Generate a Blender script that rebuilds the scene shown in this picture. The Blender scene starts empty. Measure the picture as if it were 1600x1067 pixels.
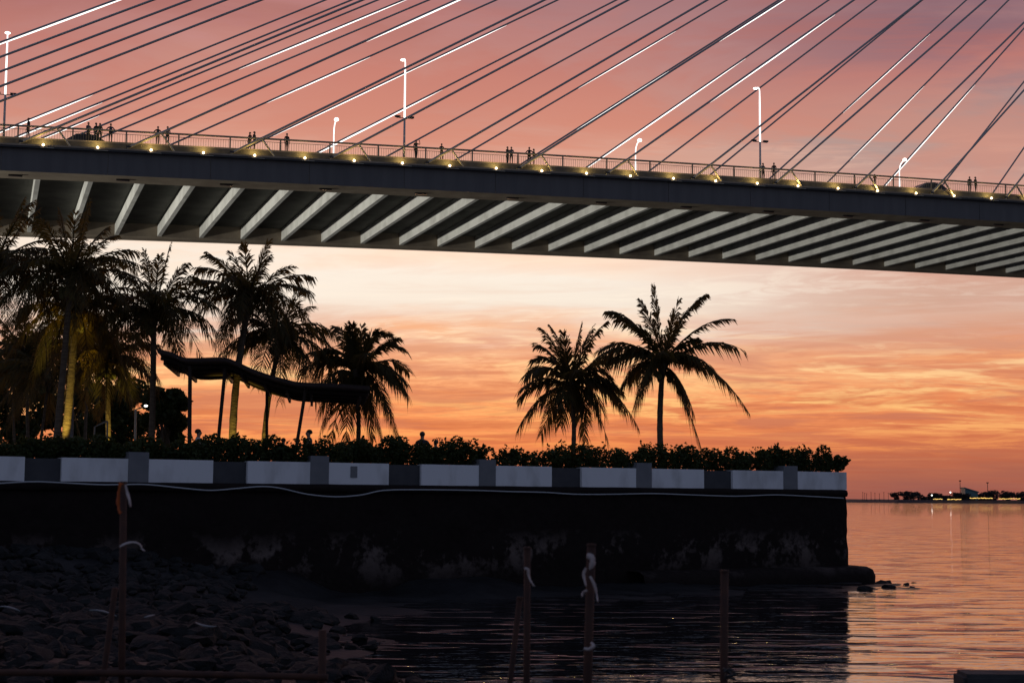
import bpy, bmesh, math, random
import numpy as np
from mathutils import Vector, Matrix, Quaternion, noise as mnoise
random.seed(7)
C = bpy.context.scene.collection
sc = bpy.context.scene
R = math.radians

# ------------------------------------------------------------------ camera
F, ROLL, EYE, HZ = 2475.0, 0.00665, 3.0, 776.0          # focal length in px of a 1600 px wide frame
PITCH = math.atan((HZ - 533.5) / F)
cr, sr, cp, sp = math.cos(ROLL), math.sin(ROLL), math.cos(PITCH), math.sin(PITCH)
_r0, _u0, _f0 = Vector((1, 0, 0)), Vector((0, -sp, cp)), Vector((0, cp, sp))
_r, _u = _r0 * cr + _u0 * sr, _u0 * cr - _r0 * sr
cam = bpy.data.cameras.new('camera')
cam.sensor_width = 36.0; cam.lens = 36.0 * F / 1600.0
cam.clip_start = 0.2; cam.clip_end = 20000
cam.dof.use_dof = True; cam.dof.focus_distance = 95.0; cam.dof.aperture_fstop = 4.0
camo = bpy.data.objects.new('camera', cam); C.objects.link(camo)
M4 = Matrix((_r, _u, -_f0)).transposed().to_4x4(); M4.translation = (0, 0, EYE)
camo.matrix_world = M4
sc.camera = camo

def ray(px, py):
    X, Y = px - 800.0, py - 533.5
    u = X * cr + Y * sr; w = -X * sr + Y * cr
    return Vector((u / F, cp + sp * w / F, sp - cp * w / F))
def at(px, py, Y):                       # the point seen at a photo pixel, Y metres in front
    d = ray(px, py); return Vector((0, 0, EYE)) + d * (Y / d.y)
def proj(P):
    v = Vector(P) - Vector((0, 0, EYE))
    d = v.dot(_f0); u = F * v.dot(_r) / d; w = -F * v.dot(_u) / d
    return 800 + u, 533.5 + w

# ------------------------------------------------------------------ world: dusk sky
def lin(c):
    return tuple(((x / 255) / 12.92 if x <= 10 else (((x / 255) + .055) / 1.055) ** 2.4) for x in c) + (1.0,)
SUN_AZ, SUN_EL = R(-4.0), R(1.5)
world = bpy.data.worlds.new('World'); sc.world = world; world.use_nodes = True
nt = world.node_tree; nt.nodes.clear(); N = nt.nodes; L = nt.links
def nd(t, **k):
    n = N.new(t)
    for a, b in k.items(): setattr(n, a, b)
    return n
def setin(n, i, v):
    if isinstance(v, bpy.types.NodeSocket): L.new(v, n.inputs[i])
    else: n.inputs[i].default_value = v
def mth(op, a, b=0.0, c=0.0, clamp=False):
    n = nd('ShaderNodeMath', operation=op, use_clamp=clamp)
    setin(n, 0, a); setin(n, 1, b); setin(n, 2, c); return n.outputs[0]
def mrange(v, a, b, c=0.0, d=1.0, smooth=True):
    n = nd('ShaderNodeMapRange'); n.clamp = True
    if smooth: n.interpolation_type = 'SMOOTHSTEP'
    for i, x in enumerate((v, a, b, c, d)): setin(n, i, x)
    return n.outputs[0]
def ramp(fac, stops):
    n = nd('ShaderNodeValToRGB'); setin(n, 0, fac)
    e = n.color_ramp.elements
    while len(e) < len(stops): e.new(1.0)
    for el, (p, c) in zip(e, stops): el.position = p; el.color = lin(c)
    return n.outputs[0]
def mixc(f, a, b, mode='MIX'):
    n = nd('ShaderNodeMix', data_type='RGBA', blend_type=mode)
    setin(n, 0, f); setin(n, 6, a); setin(n, 7, b); return n.outputs[2]
def comb(x, y, z=0.0):
    n = nd('ShaderNodeCombineXYZ'); setin(n, 0, x); setin(n, 1, y); setin(n, 2, z); return n.outputs[0]
def fbm(vec, scale, detail=5.0, rough=.55, dist=0.0):
    n = nd('ShaderNodeTexNoise'); setin(n, 'Vector', vec); setin(n, 'Scale', scale); setin(n, 'Detail', detail)
    setin(n, 'Roughness', rough); setin(n, 'Distortion', dist); return n.outputs[0]
tc = nd('ShaderNodeTexCoord'); sep = nd('ShaderNodeSeparateXYZ'); L.new(tc.outputs['Generated'], sep.inputs[0])
x_, y_, z_ = sep.outputs
el = mth('MAXIMUM', z_, 0.0)
az = mth('ARCTAN2', x_, y_)
# cloud sheet seen in perspective: the direction meets a flat layer overhead
zz = mth('ADD', el, 0.07)
cu, cv = mth('DIVIDE', x_, zz), mth('DIVIDE', y_, zz)
n_big = fbm(comb(mth('MULTIPLY', cu, .55), mth('MULTIPLY', cv, .8)), 1.3, 6.0, .55, .6)
n_str = fbm(comb(mth('ADD', mth('MULTIPLY', cu, .30), mth('MULTIPLY', cv, .07)), mth('MULTIPLY', cv, .70), 3.0), 2.3, 9.0, .66, .8)
n_fin = fbm(comb(mth('ADD', mth('MULTIPLY', cu, 1.7), mth('MULTIPLY', cv, .5)), mth('MULTIPLY', cv, 2.0), 9.0), 3.4, 7.0, .62, .9)
n_pat = fbm(comb(mth('MULTIPLY', cu, 1.0), mth('MULTIPLY', cv, 1.2), 21.0), 1.5, 7.0, .58, .7)
wob = mth('MULTIPLY', mth('SUBTRACT', n_big, .5), mrange(el, 0.05, .16, .03, .11, False))
fac = mth('MULTIPLY', mth('ADD', el, wob), 2.0, clamp=True)
S = lambda y: max(0.0, (776 - y) / 2475 * 2)
elf = mth('MULTIPLY', el, 2.0, clamp=True)
core = ramp(fac, [(S(776), (160, 92, 78)), (S(735), (188, 104, 76)), (S(690), (230, 130, 82)), (S(640), (244, 154, 100)),
                  (S(585), (244, 172, 124)), (S(545), (236, 176, 140)), (S(505), (240, 230, 216)), (S(440), (244, 235, 222)),
                  (S(390), (252, 226, 204)), (S(310), (228, 176, 154)), (S(200), (204, 144, 130)), (S(40), (180, 122, 120)), (1.0, (134, 102, 112))])
side = ramp(fac, [(S(776), (154, 92, 82)), (S(735), (172, 100, 80)), (S(690), (208, 118, 80)), (S(640), (232, 138, 90)),
                  (S(585), (238, 158, 110)), (S(540), (222, 152, 120)), (S(490), (208, 166, 148)), (S(430), (214, 160, 142)),
                  (S(340), (206, 152, 138)), (S(240), (164, 146, 144)), (S(140), (156, 112, 118)), (S(30), (138, 102, 112)), (1.0, (118, 96, 110))])
g_r = mrange(az, 0.03, 0.28); g_l = mrange(mth('MULTIPLY', az, -1.0), 0.28, 0.8)
base = mixc(mth('MAXIMUM', g_r, g_l), core, side)
cl_col = ramp(elf, [(0.0, (148, 80, 70)), (S(700), (192, 98, 68)), (S(630), (206, 116, 80)), (S(560), (212, 134, 104)),
                  (S(470), (230, 206, 190)), (S(390), (238, 190, 166)), (S(250), (216, 130, 106)), (S(120), (194, 106, 92)), (S(0), (168, 96, 88)), (1.0, (84, 74, 94))])
lit_col = ramp(elf, [(0.0, (186, 106, 82)), (S(700), (250, 156, 88)), (S(630), (255, 200, 128)), (S(560), (255, 212, 158)),
                  (S(470), (248, 238, 222)), (S(330), (246, 210, 186)), (S(200), (222, 160, 142)), (S(60), (184, 128, 130)), (1.0, (104, 96, 118))])
low = mth('MULTIPLY', mrange(el, .02, .05), mrange(el, .125, .095))
m_dark = mth('MULTIPLY', mrange(n_str, .49, .62), mth('ADD', mth('MULTIPLY', low, .45), .35))
m_lit = mth('MULTIPLY', mrange(n_str, .50, .41), mrange(n_fin, .40, .60, .2, 1.0))
m_lit = mth('MULTIPLY', m_lit, mrange(el, .012, .04))
col = mixc(m_dark, base, cl_col)
col = mixc(mth('MULTIPLY', m_lit, mth('SUBTRACT', .85, mth('MULTIPLY', g_r, mrange(el, .09, .12, .15, .6)))), col, lit_col)
# mottled small clouds in the glowing band, wider rosy patches above
col = mixc(mth('MULTIPLY', mth('MULTIPLY', mrange(n_fin, .46, .60), low), .42), col, cl_col)
n_lo = fbm(comb(mth('MULTIPLY', cu, .8), mth('MULTIPLY', cv, 1.0), 40.0), 1.1, 5.0, .6, .8)
col = mixc(mth('MULTIPLY', mth('MULTIPLY', mrange(n_lo, .50, .60), low), .75), col, ramp(elf, [(0, (150, 84, 74)), (S(700), (190, 104, 80)), (S(600), (204, 128, 100)), (S(500), (216, 160, 134)), (1, (120, 90, 100))]))
col = mixc(mth('MULTIPLY', mth('MULTIPLY', mrange(n_lo, .48, .38), mrange(n_fin, .36, .56, .25, 1.0)), mth('MULTIPLY', low, .85)), col, lit_col)
hi_ = mrange(el, .15, .22)
col = mixc(mth('MULTIPLY', mth('MULTIPLY', mrange(n_pat, .47, .64), hi_), .6), col, ramp(elf, [(0, (190, 110, 96)), (S(250), (212, 140, 120)), (S(120), (198, 124, 112)), (S(20), (152, 92, 88)), (1, (110, 84, 94))]))
col = mixc(mth('MULTIPLY', mth('MULTIPLY', mrange(n_pat, .47, .34), hi_), .6), col, ramp(elf, [(0, (190, 150, 140)), (S(250), (206, 158, 142)), (S(120), (184, 138, 136)), (S(0), (150, 112, 120)), (1, (88, 86, 110))]))
# away from the sunset the dome turns to blue-grey dusk
cosa = mth('COSINE', mth('SUBTRACT', az, SUN_AZ))
east = ramp(elf, [(0, (112, 113, 128)), (.3, (112, 121, 143)), (1.0, (88, 98, 124))])
col = mixc(mrange(cosa, .93, .05, 0.0, 1.0, False), col, east)
col = mixc(mrange(el, .5, .95), col, east)
sky = nd('ShaderNodeTexSky', sky_type='NISHITA'); sky.sun_disc = False
sky.sun_elevation = SUN_EL; sky.sun_rotation = SUN_AZ; sky.dust_density = 3.0
bg1 = nd('ShaderNodeBackground'); L.new(sky.outputs[0], bg1.inputs[0]); bg1.inputs[1].default_value = 0.006
bg2 = nd('ShaderNodeBackground'); L.new(col, bg2.inputs[0]); bg2.inputs[1].default_value = 1.0
ad = nd('ShaderNodeAddShader'); L.new(bg1.outputs[0], ad.inputs[0]); L.new(bg2.outputs[0], ad.inputs[1])
wo = nd('ShaderNodeOutputWorld'); L.new(ad.outputs[0], wo.inputs[0])

sun = bpy.data.lights.new('sun', 'SUN'); sun.energy = 0.25; sun.angle = R(6); sun.color = (1.0, .55, .28)
suno = bpy.data.objects.new('sun', sun); C.objects.link(suno)
sd_ = Vector((math.sin(SUN_AZ) * math.cos(SUN_EL), math.cos(SUN_AZ) * math.cos(SUN_EL), math.sin(SUN_EL)))
suno.rotation_euler = (-sd_).to_track_quat('-Z', 'Y').to_euler()

sc.view_settings.view_transform = 'Standard'; sc.view_settings.look = 'None'
sc.view_settings.exposure = 0.0; sc.view_settings.gamma = 1.0; sc.view_settings.use_curve_mapping = False
sc.cycles.max_bounces = 5; sc.cycles.diffuse_bounces = 2; sc.cycles.glossy_bounces = 3
sc.cycles.transparent_max_bounces = 6; sc.cycles.use_light_tree = True; sc.cycles.sample_clamp_indirect = 4.0

# ------------------------------------------------------------------ materials
MATS = {}
def mat(name, c, rough=.6, metal=0.0, c2=None, scale=6.0, bump=0.0, bscale=None, spec=None, emit=None, stretch=None, thr=(.35, .65), detail=5.0):
    if name in MATS: return MATS[name]
    m = bpy.data.materials.new(name); m.use_nodes = True
    t = m.node_tree; b = t.nodes['Principled BSDF']
    b.inputs['Base Color'].default_value = (*c, 1); b.inputs['Roughness'].default_value = rough; b.inputs['Metallic'].default_value = metal
    if spec is not None: b.inputs['Specular IOR Level'].default_value = spec
    if emit: b.inputs['Emission Color'].default_value = (*emit[0], 1); b.inputs['Emission Strength'].default_value = emit[1]
    co = t.nodes.new('ShaderNodeTexCoord'); v = co.outputs['Object']
    if stretch:
        mp = t.nodes.new('ShaderNodeMapping'); mp.inputs['Scale'].default_value = stretch
        t.links.new(v, mp.inputs[0]); v = mp.outputs[0]
    if c2:
        n = t.nodes.new('ShaderNodeTexNoise'); n.inputs['Scale'].default_value = scale; n.inputs['Detail'].default_value = detail
        t.links.new(v, n.inputs['Vector'])
        r = t.nodes.new('ShaderNodeValToRGB'); e = r.color_ramp.elements
        e[0].position, e[1].position = thr; e[0].color = (*c, 1); e[1].color = (*c2, 1)
        t.links.new(n.outputs[0], r.inputs[0]); t.links.new(r.outputs[0], b.inputs['Base Color'])
    if bump:
        n = t.nodes.new('ShaderNodeTexNoise'); n.inputs['Scale'].default_value = bscale or scale; n.inputs['Detail'].default_value = 6
        t.links.new(v, n.inputs['Vector'])
        u = t.nodes.new('ShaderNodeBump'); u.inputs['Strength'].default_value = bump; u.inputs['Distance'].default_value = .05
        t.links.new(n.outputs[0], u.inputs['Height']); t.links.new(u.outputs[0], b.inputs['Normal'])
    MATS[name] = m; return m
m_fascia = mat('dark_blue_fascia', (.088, .082, .080), .55, c2=(.112, .104, .100), scale=1.3, stretch=(1, 1, .12))
m_conc = mat('girder_concrete', (.24, .19, .14), .8, c2=(.33, .27, .20), scale=.7, bump=.15, bscale=8)
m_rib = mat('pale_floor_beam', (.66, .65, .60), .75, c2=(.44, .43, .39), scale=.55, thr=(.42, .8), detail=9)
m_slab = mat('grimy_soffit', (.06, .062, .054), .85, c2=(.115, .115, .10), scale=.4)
m_road = mat('bridge_asphalt', (.05, .05, .05), .9)
m_rail = mat('grey_painted_steel', (.20, .185, .15), .5, .2)
m_steel = mat('galvanised_steel', (.42, .38, .30), .45, .4)
m_cable = mat('cable_sheath', (.36, .35, .34), .45)
m_pole = mat('pale_lamp_pole', (.5, .5, .5), .4)
m_black = mat('black_fixture', (.02, .02, .02), .5)
m_bulb = mat('warm_bulb', (1, .8, .5), .5, emit=((1, .76, .45), 7.0))
m_glow = mat('floodlit_glow', (1, 1, 1), .4, emit=((1, .96, .90), 1.7))  # emission standing in for floodlight on cables, lamp poles and arms
m_whitelamp = mat('white_lamp_glass', (1, 1, 1), .4, emit=((1, .95, .86), 3.0))
for _m in (m_glow, m_whitelamp, m_bulb): _m.cycles.emission_sampling = 'NONE'
m_planter = mat('white_planter_render', (.80, .80, .81), .8, c2=(.50, .49, .48), scale=1.6, bump=.15, bscale=20, detail=9, stretch=(1, 1, .45), thr=(.46, .78))
m_panel = mat('dark_grey_parapet', (.05, .05, .056), .8, c2=(.065, .065, .07), scale=3)
m_pillar = mat('grey_parapet_pillar', (.17, .175, .185), .8, c2=(.2, .2, .21), scale=3)
m_pave = mat('promenade_paving', (.20, .18, .16), .85, c2=(.25, .23, .2), scale=2)
m_soil = mat('planter_soil', (.03, .022, .016), .95)
m_leaf = mat('hedge_leaf', (.030, .045, .014), .55, c2=(.045, .06, .018), scale=1.5, spec=.2)
m_frond = mat('palm_frond_green', (.040, .045, .014), .5, c2=(.07, .05, .018), scale=.8, spec=.2)
m_trunk = mat('palm_bark', (.075, .05, .032), .9, c2=(.13, .095, .06), scale=3, bump=.5, bscale=6, stretch=(1, 1, 6))
m_coco = mat('coconut_husk', (.12, .11, .03), .7)
m_bark = mat('tree_bark', (.07, .05, .035), .9)
m_roof = mat('canopy_sheet', (.03, .02, .018), .7, c2=(.045, .03, .025), scale=2, spec=.2)
m_timber = mat('canopy_frame', (.035, .025, .02), .7, spec=.2)
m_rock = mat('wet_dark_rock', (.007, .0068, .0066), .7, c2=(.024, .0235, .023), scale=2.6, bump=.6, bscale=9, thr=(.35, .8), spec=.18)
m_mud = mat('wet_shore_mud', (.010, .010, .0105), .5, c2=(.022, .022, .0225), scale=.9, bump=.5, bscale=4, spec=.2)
m_rust = mat('rusty_pipe', (.035, .012, .007), .8, c2=(.065, .022, .010), scale=9, bump=.2)
m_cloth = mat('white_rag', (.55, .48, .46), .9, c2=(.36, .27, .25), scale=8)
m_orange = mat('orange_cloth', (.50, .11, .02), .9, c2=(.4, .08, .02), scale=8)
m_hose = mat('pale_hose', (.42, .43, .44), .5)
m_drift = mat('bleached_driftwood', (.20, .21, .22), .8)
m_far = mat('far_shore_dark', (.045, .03, .03), .9)
m_farleaf = mat('far_tree_leaf', (.035, .028, .025), .8)
m_teal = mat('teal_roof_sheet', (.10, .19, .20), .6)
m_ylamp = mat('yellow_string_light', (1, .7, .2), .5, emit=((1, .62, .16), 1.6))
m_ylamp.cycles.emission_sampling = 'NONE'
m_skin = mat('skin', (.32, .19, .13), .6)
m_hair = mat('black_hair', (.012, .01, .009), .5)
CLOTH = [mat('cloth_%s' % n, c, .9) for n, c in (('charcoal', (.03, .03, .035)), ('navy', (.03, .04, .08)), ('grey', (.12, .12, .125)), ('maroon', (.10, .03, .03)), ('olive', (.07, .07, .04)), ('white', (.55, .55, .56)), ('black', (.015, .015, .016)))]

def translucent(m, c, f):
    t = m.node_tree; b = t.nodes['Principled BSDF']; o = next(n for n in t.nodes if n.type == 'OUTPUT_MATERIAL')
    r = t.nodes.new('ShaderNodeBsdfTranslucent'); r.inputs[0].default_value = (*c, 1); x = t.nodes.new('ShaderNodeMixShader'); x.inputs[0].default_value = f
    t.links.new(b.outputs[0], x.inputs[1]); t.links.new(r.outputs[0], x.inputs[2]); t.links.new(x.outputs[0], o.inputs[0])
translucent(m_frond, (.20, .13, .03), .5); translucent(m_leaf, (.10, .10, .02), .3)
# sea wall: dark stained stone with a pale worn band
m_wall = bpy.data.materials.new('stained_sea_wall'); m_wall.use_nodes = True
def _wall():
    t = m_wall.node_tree; b = t.nodes['Principled BSDF']; n = t.nodes.new; l = t.links.new
    g = n('ShaderNodeNewGeometry'); s = n('ShaderNodeSeparateXYZ'); l(g.outputs['Position'], s.inputs[0])
    nz = n('ShaderNodeTexNoise'); nz.inputs['Scale'].default_value = .55; nz.inputs['Detail'].default_value = 7; nz.inputs['Roughness'].default_value = .65
    mp = n('ShaderNodeMapping'); mp.inputs['Scale'].default_value = (1, 1, .8); l(g.outputs['Position'], mp.inputs[0]); l(mp.outputs[0], nz.inputs['Vector'])
    nf = n('ShaderNodeTexNoise'); nf.inputs['Scale'].default_value = 5; nf.inputs['Detail'].default_value = 6; l(g.outputs['Position'], nf.inputs['Vector'])
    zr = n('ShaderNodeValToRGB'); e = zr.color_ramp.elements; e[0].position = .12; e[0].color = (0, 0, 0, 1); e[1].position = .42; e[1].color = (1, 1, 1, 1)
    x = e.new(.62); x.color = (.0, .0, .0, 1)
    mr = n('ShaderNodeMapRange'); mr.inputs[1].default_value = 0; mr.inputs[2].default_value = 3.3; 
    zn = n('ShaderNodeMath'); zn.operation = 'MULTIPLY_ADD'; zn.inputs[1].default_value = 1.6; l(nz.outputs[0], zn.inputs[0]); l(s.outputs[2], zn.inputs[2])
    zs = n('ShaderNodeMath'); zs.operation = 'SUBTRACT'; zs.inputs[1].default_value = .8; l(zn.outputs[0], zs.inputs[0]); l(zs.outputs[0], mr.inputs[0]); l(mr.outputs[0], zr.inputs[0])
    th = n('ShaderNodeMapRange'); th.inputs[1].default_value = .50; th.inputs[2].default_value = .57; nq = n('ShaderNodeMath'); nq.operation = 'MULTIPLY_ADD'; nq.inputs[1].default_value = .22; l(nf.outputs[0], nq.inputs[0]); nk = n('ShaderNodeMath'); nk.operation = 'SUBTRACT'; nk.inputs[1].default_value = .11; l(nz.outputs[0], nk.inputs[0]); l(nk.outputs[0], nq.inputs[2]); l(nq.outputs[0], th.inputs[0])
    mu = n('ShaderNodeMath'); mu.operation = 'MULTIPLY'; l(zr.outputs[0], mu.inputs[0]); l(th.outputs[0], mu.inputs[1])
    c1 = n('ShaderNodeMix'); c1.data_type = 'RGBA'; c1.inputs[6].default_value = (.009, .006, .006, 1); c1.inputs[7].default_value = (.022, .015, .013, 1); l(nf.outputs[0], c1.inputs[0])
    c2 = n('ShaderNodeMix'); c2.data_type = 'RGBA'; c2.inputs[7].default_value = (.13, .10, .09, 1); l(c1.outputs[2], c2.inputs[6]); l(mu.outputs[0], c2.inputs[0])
    l(c2.outputs[2], b.inputs['Base Color']); b.inputs['Roughness'].default_value = .85; b.inputs['Specular IOR Level'].default_value = .12
    u = n('ShaderNodeBump'); u.inputs['Strength'].default_value = .7; u.inputs['Distance'].default_value = .06; l(nf.outputs[0], u.inputs['Height']); l(u.outputs[0], b.inputs['Normal'])
_wall()

m_water = bpy.data.materials.new('rippled_sea'); m_water.use_nodes = True
def _water():
    t = m_water.node_tree; b = t.nodes['Principled BSDF']; n = t.nodes.new; l = t.links.new
    b.inputs['Base Color'].default_value = (.012, .012, .014, 1); b.inputs['Roughness'].default_value = .03; b.inputs['IOR'].default_value = 1.5
    b.inputs['Specular IOR Level'].default_value = .5
    g = n('ShaderNodeNewGeometry')
    def wav(sx, sy, sc_, det, rot):
        mp = n('ShaderNodeMapping'); mp.inputs['Scale'].default_value = (sx, sy, 1); mp.inputs['Rotation'].default_value = (0, 0, R(rot)); l(g.outputs['Position'], mp.inputs[0])
        z = n('ShaderNodeTexNoise'); z.inputs['Scale'].default_value = sc_; z.inputs['Detail'].default_value = det; z.inputs['Roughness'].default_value = .5; z.inputs['Distortion'].default_value = .3; l(mp.outputs[0], z.inputs['Vector'])
        return z.outputs[0]
    a = wav(.4, 1.0, .45, 3, 8); c = wav(.5, 1.0, 2.2, 3, -6); e_ = wav(.6, 1.0, 6.5, 2, 4)
    b1 = n('ShaderNodeBump'); b1.inputs['Strength'].default_value = 1; b1.inputs['Distance'].default_value = .055; l(a, b1.inputs['Height'])
    b2 = n('ShaderNodeBump'); b2.inputs['Strength'].default_value = 1; b2.inputs['Distance'].default_value = .019; l(c, b2.inputs['Height']); l(b1.outputs[0], b2.inputs['Normal'])
    b3 = n('ShaderNodeBump'); b3.inputs['Strength'].default_value = 1; b3.inputs['Distance'].default_value = .0035; l(e_, b3.inputs['Height']); l(b2.outputs[0], b3.inputs['Normal'])
    cr_ = wav(.30, 1.0, 1.25, 2, -3); mr = n('ShaderNodeMapRange'); mr.interpolation_type = 'SMOOTHSTEP'; mr.inputs[1].default_value = .52; mr.inputs[2].default_value = .80; l(cr_, mr.inputs[0])
    b4 = n('ShaderNodeBump'); b4.inputs['Strength'].default_value = 1; b4.inputs['Distance'].default_value = .085; l(mr.outputs[0], b4.inputs['Height']); l(b3.outputs[0], b4.inputs['Normal'])
    l(b4.outputs[0], b.inputs['Normal'])
_water()

# ------------------------------------------------------------------ mesh helpers
def rootloc(p):
    v = Vector((0, 0, 0))
    while p is not None: v = v + p.location; p = p.parent
    return v
def tag(o, label=None, cat=None, group=None, kind=None):
    for k, v in (('label', label), ('category', cat), ('group', group), ('kind', kind)):
        if v: o[k] = v
    return o
def thing(name, loc, label, cat, group=None):
    o = bpy.data.objects.new(name, None); o.location = loc; o.empty_display_size = .2
    C.objects.link(o); return tag(o, label, cat, group)
class G:
    def __init__(s): s.v = []; s.f = []
    def add(s, v, f):
        n = len(s.v); s.v += [Vector(q) for q in v]; s.f += [tuple(i + n for i in q) for q in f]; return s
    def hexa(s, p):      # 8 corners: bottom ring 0-3, top ring 4-7
        return s.add(p, [(3, 2, 1, 0), (4, 5, 6, 7), (0, 1, 5, 4), (1, 2, 6, 5), (2, 3, 7, 6), (3, 0, 4, 7)])
    def box(s, c, d, ax=None, ay=None):
        ax = Vector(ax).normalized() if ax else Vector((1, 0, 0)); ay = Vector(ay).normalized() if ay else Vector((-ax.y, ax.x, 0)).normalized()
        azv = ax.cross(ay); c = Vector(c); p = []
        for z in (-.5, .5):
            for x, y in ((-.5, -.5), (.5, -.5), (.5, .5), (-.5, .5)): p.append(c + ax * x * d[0] + ay * y * d[1] + azv * z * d[2])
        return s.hexa(p)
    def tube(s, pts, rad, n=8, cap=True):
        pts = [Vector(p) for p in pts]; rads = rad if isinstance(rad, (list, tuple)) else [rad] * len(pts)
        rings = []; up = None
        for i, p in enumerate(pts):
            d = (pts[min(i + 1, len(pts) - 1)] - pts[max(i - 1, 0)]).normalized()
            if up is None: up = Vector((0, 0, 1)) if abs(d.z) < .9 else Vector((1, 0, 0))
            a = (up - d * up.dot(d)).normalized(); b = d.cross(a); up = a
            rings.append([p + (a * math.cos(2 * math.pi * k / n) + b * math.sin(2 * math.pi * k / n)) * rads[i] for k in range(n)])
        v = [q for r in rings for q in r]; f = []
        for i in range(len(pts) - 1):
            for k in range(n): f.append((i * n + k, i * n + (k + 1) % n, (i + 1) * n + (k + 1) % n, (i + 1) * n + k))
        if cap: f += [tuple(range(n))[::-1], tuple((len(pts) - 1) * n + k for k in range(n))]
        return s.add(v, f)
    def ball(s, c, r, seg=10, rings=6):
        if not isinstance(r, (tuple, list)): r = (r, r, r)
        c = Vector(c); v = [c + Vector((0, 0, r[2]))]; f = []
        for i in range(1, rings):
            for k in range(seg):
                a, b = math.pi * i / rings, 2 * math.pi * k / seg
                v.append(c + Vector((r[0] * math.sin(a) * math.cos(b), r[1] * math.sin(a) * math.sin(b), r[2] * math.cos(a))))
        v.append(c - Vector((0, 0, r[2]))); n = len(v) - 1
        for k in range(seg):
            f.append((0, 1 + k, 1 + (k + 1) % seg)); f.append((n, n - seg + (k + 1) % seg, n - seg + k))
        for i in range(rings - 2):
            for k in range(seg):
                a = 1 + i * seg
                f.append((a + k, a + seg + k, a + seg + (k + 1) % seg, a + (k + 1) % seg))
        return s.add(v, f)
    def build(s, name, m, parent=None, smooth=False):
        off = rootloc(parent) if parent else Vector((0, 0, 0)); loc = None
        if parent is None:
            loc = Vector((sum(q.x for q in s.v) / len(s.v), sum(q.y for q in s.v) / len(s.v), min(q.z for q in s.v))); off = loc
        me = bpy.data.meshes.new(name); me.from_pydata([q - off for q in s.v], [], s.f); me.update()
        if smooth: me.shade_smooth()
        me.materials.append(m)
        o = bpy.data.objects.new(name, me); C.objects.link(o)
        if parent: o.parent = parent
        else: o.location = loc
        return o
def lamp(kind, loc, energy, color, parent, size=.1, aim=None, angle=60, blend=.5, name='lamp_light'):
    l = bpy.data.lights.new(name, kind); l.energy = energy; l.color = color; l.shadow_soft_size = size
    if kind == 'SPOT': l.spot_size = R(angle); l.spot_blend = blend
    o = bpy.data.objects.new(name, l); C.objects.link(o); o.location = Vector(loc) - (rootloc(parent) if parent else Vector())
    if aim is not None: o.rotation_euler = (Vector(aim) - Vector(loc)).to_track_quat('-Z', 'Y').to_euler()
    o.parent = parent; return o

# ------------------------------------------------------------------ the setting
wat = G().add([(-4000, 8, 0), (6000, 8, 0), (6000, 9000, 0), (-4000, 9000, 0)], [(0, 1, 2, 3)]).build('water', m_water); tag(wat, kind='structure')

# promenade wall line in plan: A (left of frame) to B (corner at the right)
WA, WB = Vector((-800 / F * 42.5, 42.5)), Vector((525 / F * 59.0, 59.0))
wd = (WB - WA).normalized(); wn = Vector((-wd.y, wd.x))              # wn points away from the camera
def wall_u(px):                                                    # distance along the wall of a photo column
    d = ray(px, 760); k = Vector((d.x, d.y)); n = wn
    t = WA.dot(n) / k.dot(n); return (k * t - WA).dot(wd)
def wp(u, depth, z): q = WA + wd * u + wn * depth; return Vector((q.x, q.y, z))
UL = (WB - WA).length
Z_COP, Z_PL, Z_FLOOR = 3.34, 3.99, 3.45

# terrain of the shore
ctl = [(-30, 6, 1.5), (-15, 6, 1.4), (0, 4, 1.3), (12, 4, 1.3), (30, 4, 1.2), (0, 12, 1.25), (12, 12, 1.25), (30, 12, 1.2), (-12, 14, 1.35), (-25, 14, 1.5),
       (2, 18, -.1), (8, 18, -.2), (16, 18, -.2), (30, 18, -.3), (-3.2, 18, .95), (-1.8, 25.4, 0), (0, 28, -.5), (6, 30, -.8), (20, 30, -1), (-3.3, 33, 0), (-1, 36, -.5), (10, 45, -.8), (25, 45, -1),
       (-5.5, 40, .02), (-4.3, 45.6, .02), (-3.2, 47.2, .02), (0, 45, -.25), (1.2, 47.5, .0), (3.9, 50.5, 0), (8, 53, .0), (11.5, 57, .0), (14, 60, -.3), (20, 62, -1), (30, 60, -1.2),
       (-6, 25, .85), (-7, 33, .6), (-9, 40, .75), (-10, 20, 1.25), (-13, 30, 1.3), (-18, 35, 1.5), (-25, 30, 1.6), (-6.5, 36, .35),
       (-13.7, 42.5, 1.5), (-11.5, 44.2, 1.35), (-7.7, 46.7, .85), (-2.2, 50, .5), (4.3, 54, .2), (12, 59, .05), (-10, 50, .8), (-2, 56, .4), (8, 64, 0), (-20, 45, 1.6), (-30, 40, 1.7), (20, 70, -1), (0, 70, 0), (-30, 60, 1.5)]
cA = np.array(ctl); 
def terr(x, y):
    x = np.asarray(x, float); y = np.asarray(y, float)
    d2 = (x[..., None] - cA[:, 0]) ** 2 + (y[..., None] - cA[:, 1]) ** 2
    w = 1 / (d2 + .6) ** 2.0
    return (w * cA[:, 2]).sum(-1) / w.sum(-1)
nx, ny = 150, 160
gx = np.linspace(-32, 30, nx); gy = np.linspace(5, 70, ny); GX, GY = np.meshgrid(gx, gy)
GZ = terr(GX, GY)
tv = []
for j in range(ny):
    for i in range(nx):
        z = GZ[j, i] + .10 * mnoise.noise(Vector((gx[i] * .8, gy[j] * .8, 0))) + .05 * mnoise.noise(Vector((gx[i] * 2.3, gy[j] * 2.3, 4)))
        tv.append((gx[i], gy[j], z))
tf = [(j * nx + i, j * nx + i + 1, (j + 1) * nx + i + 1, (j + 1) * nx + i) for j in range(ny - 1) for i in range(nx - 1)]
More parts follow.
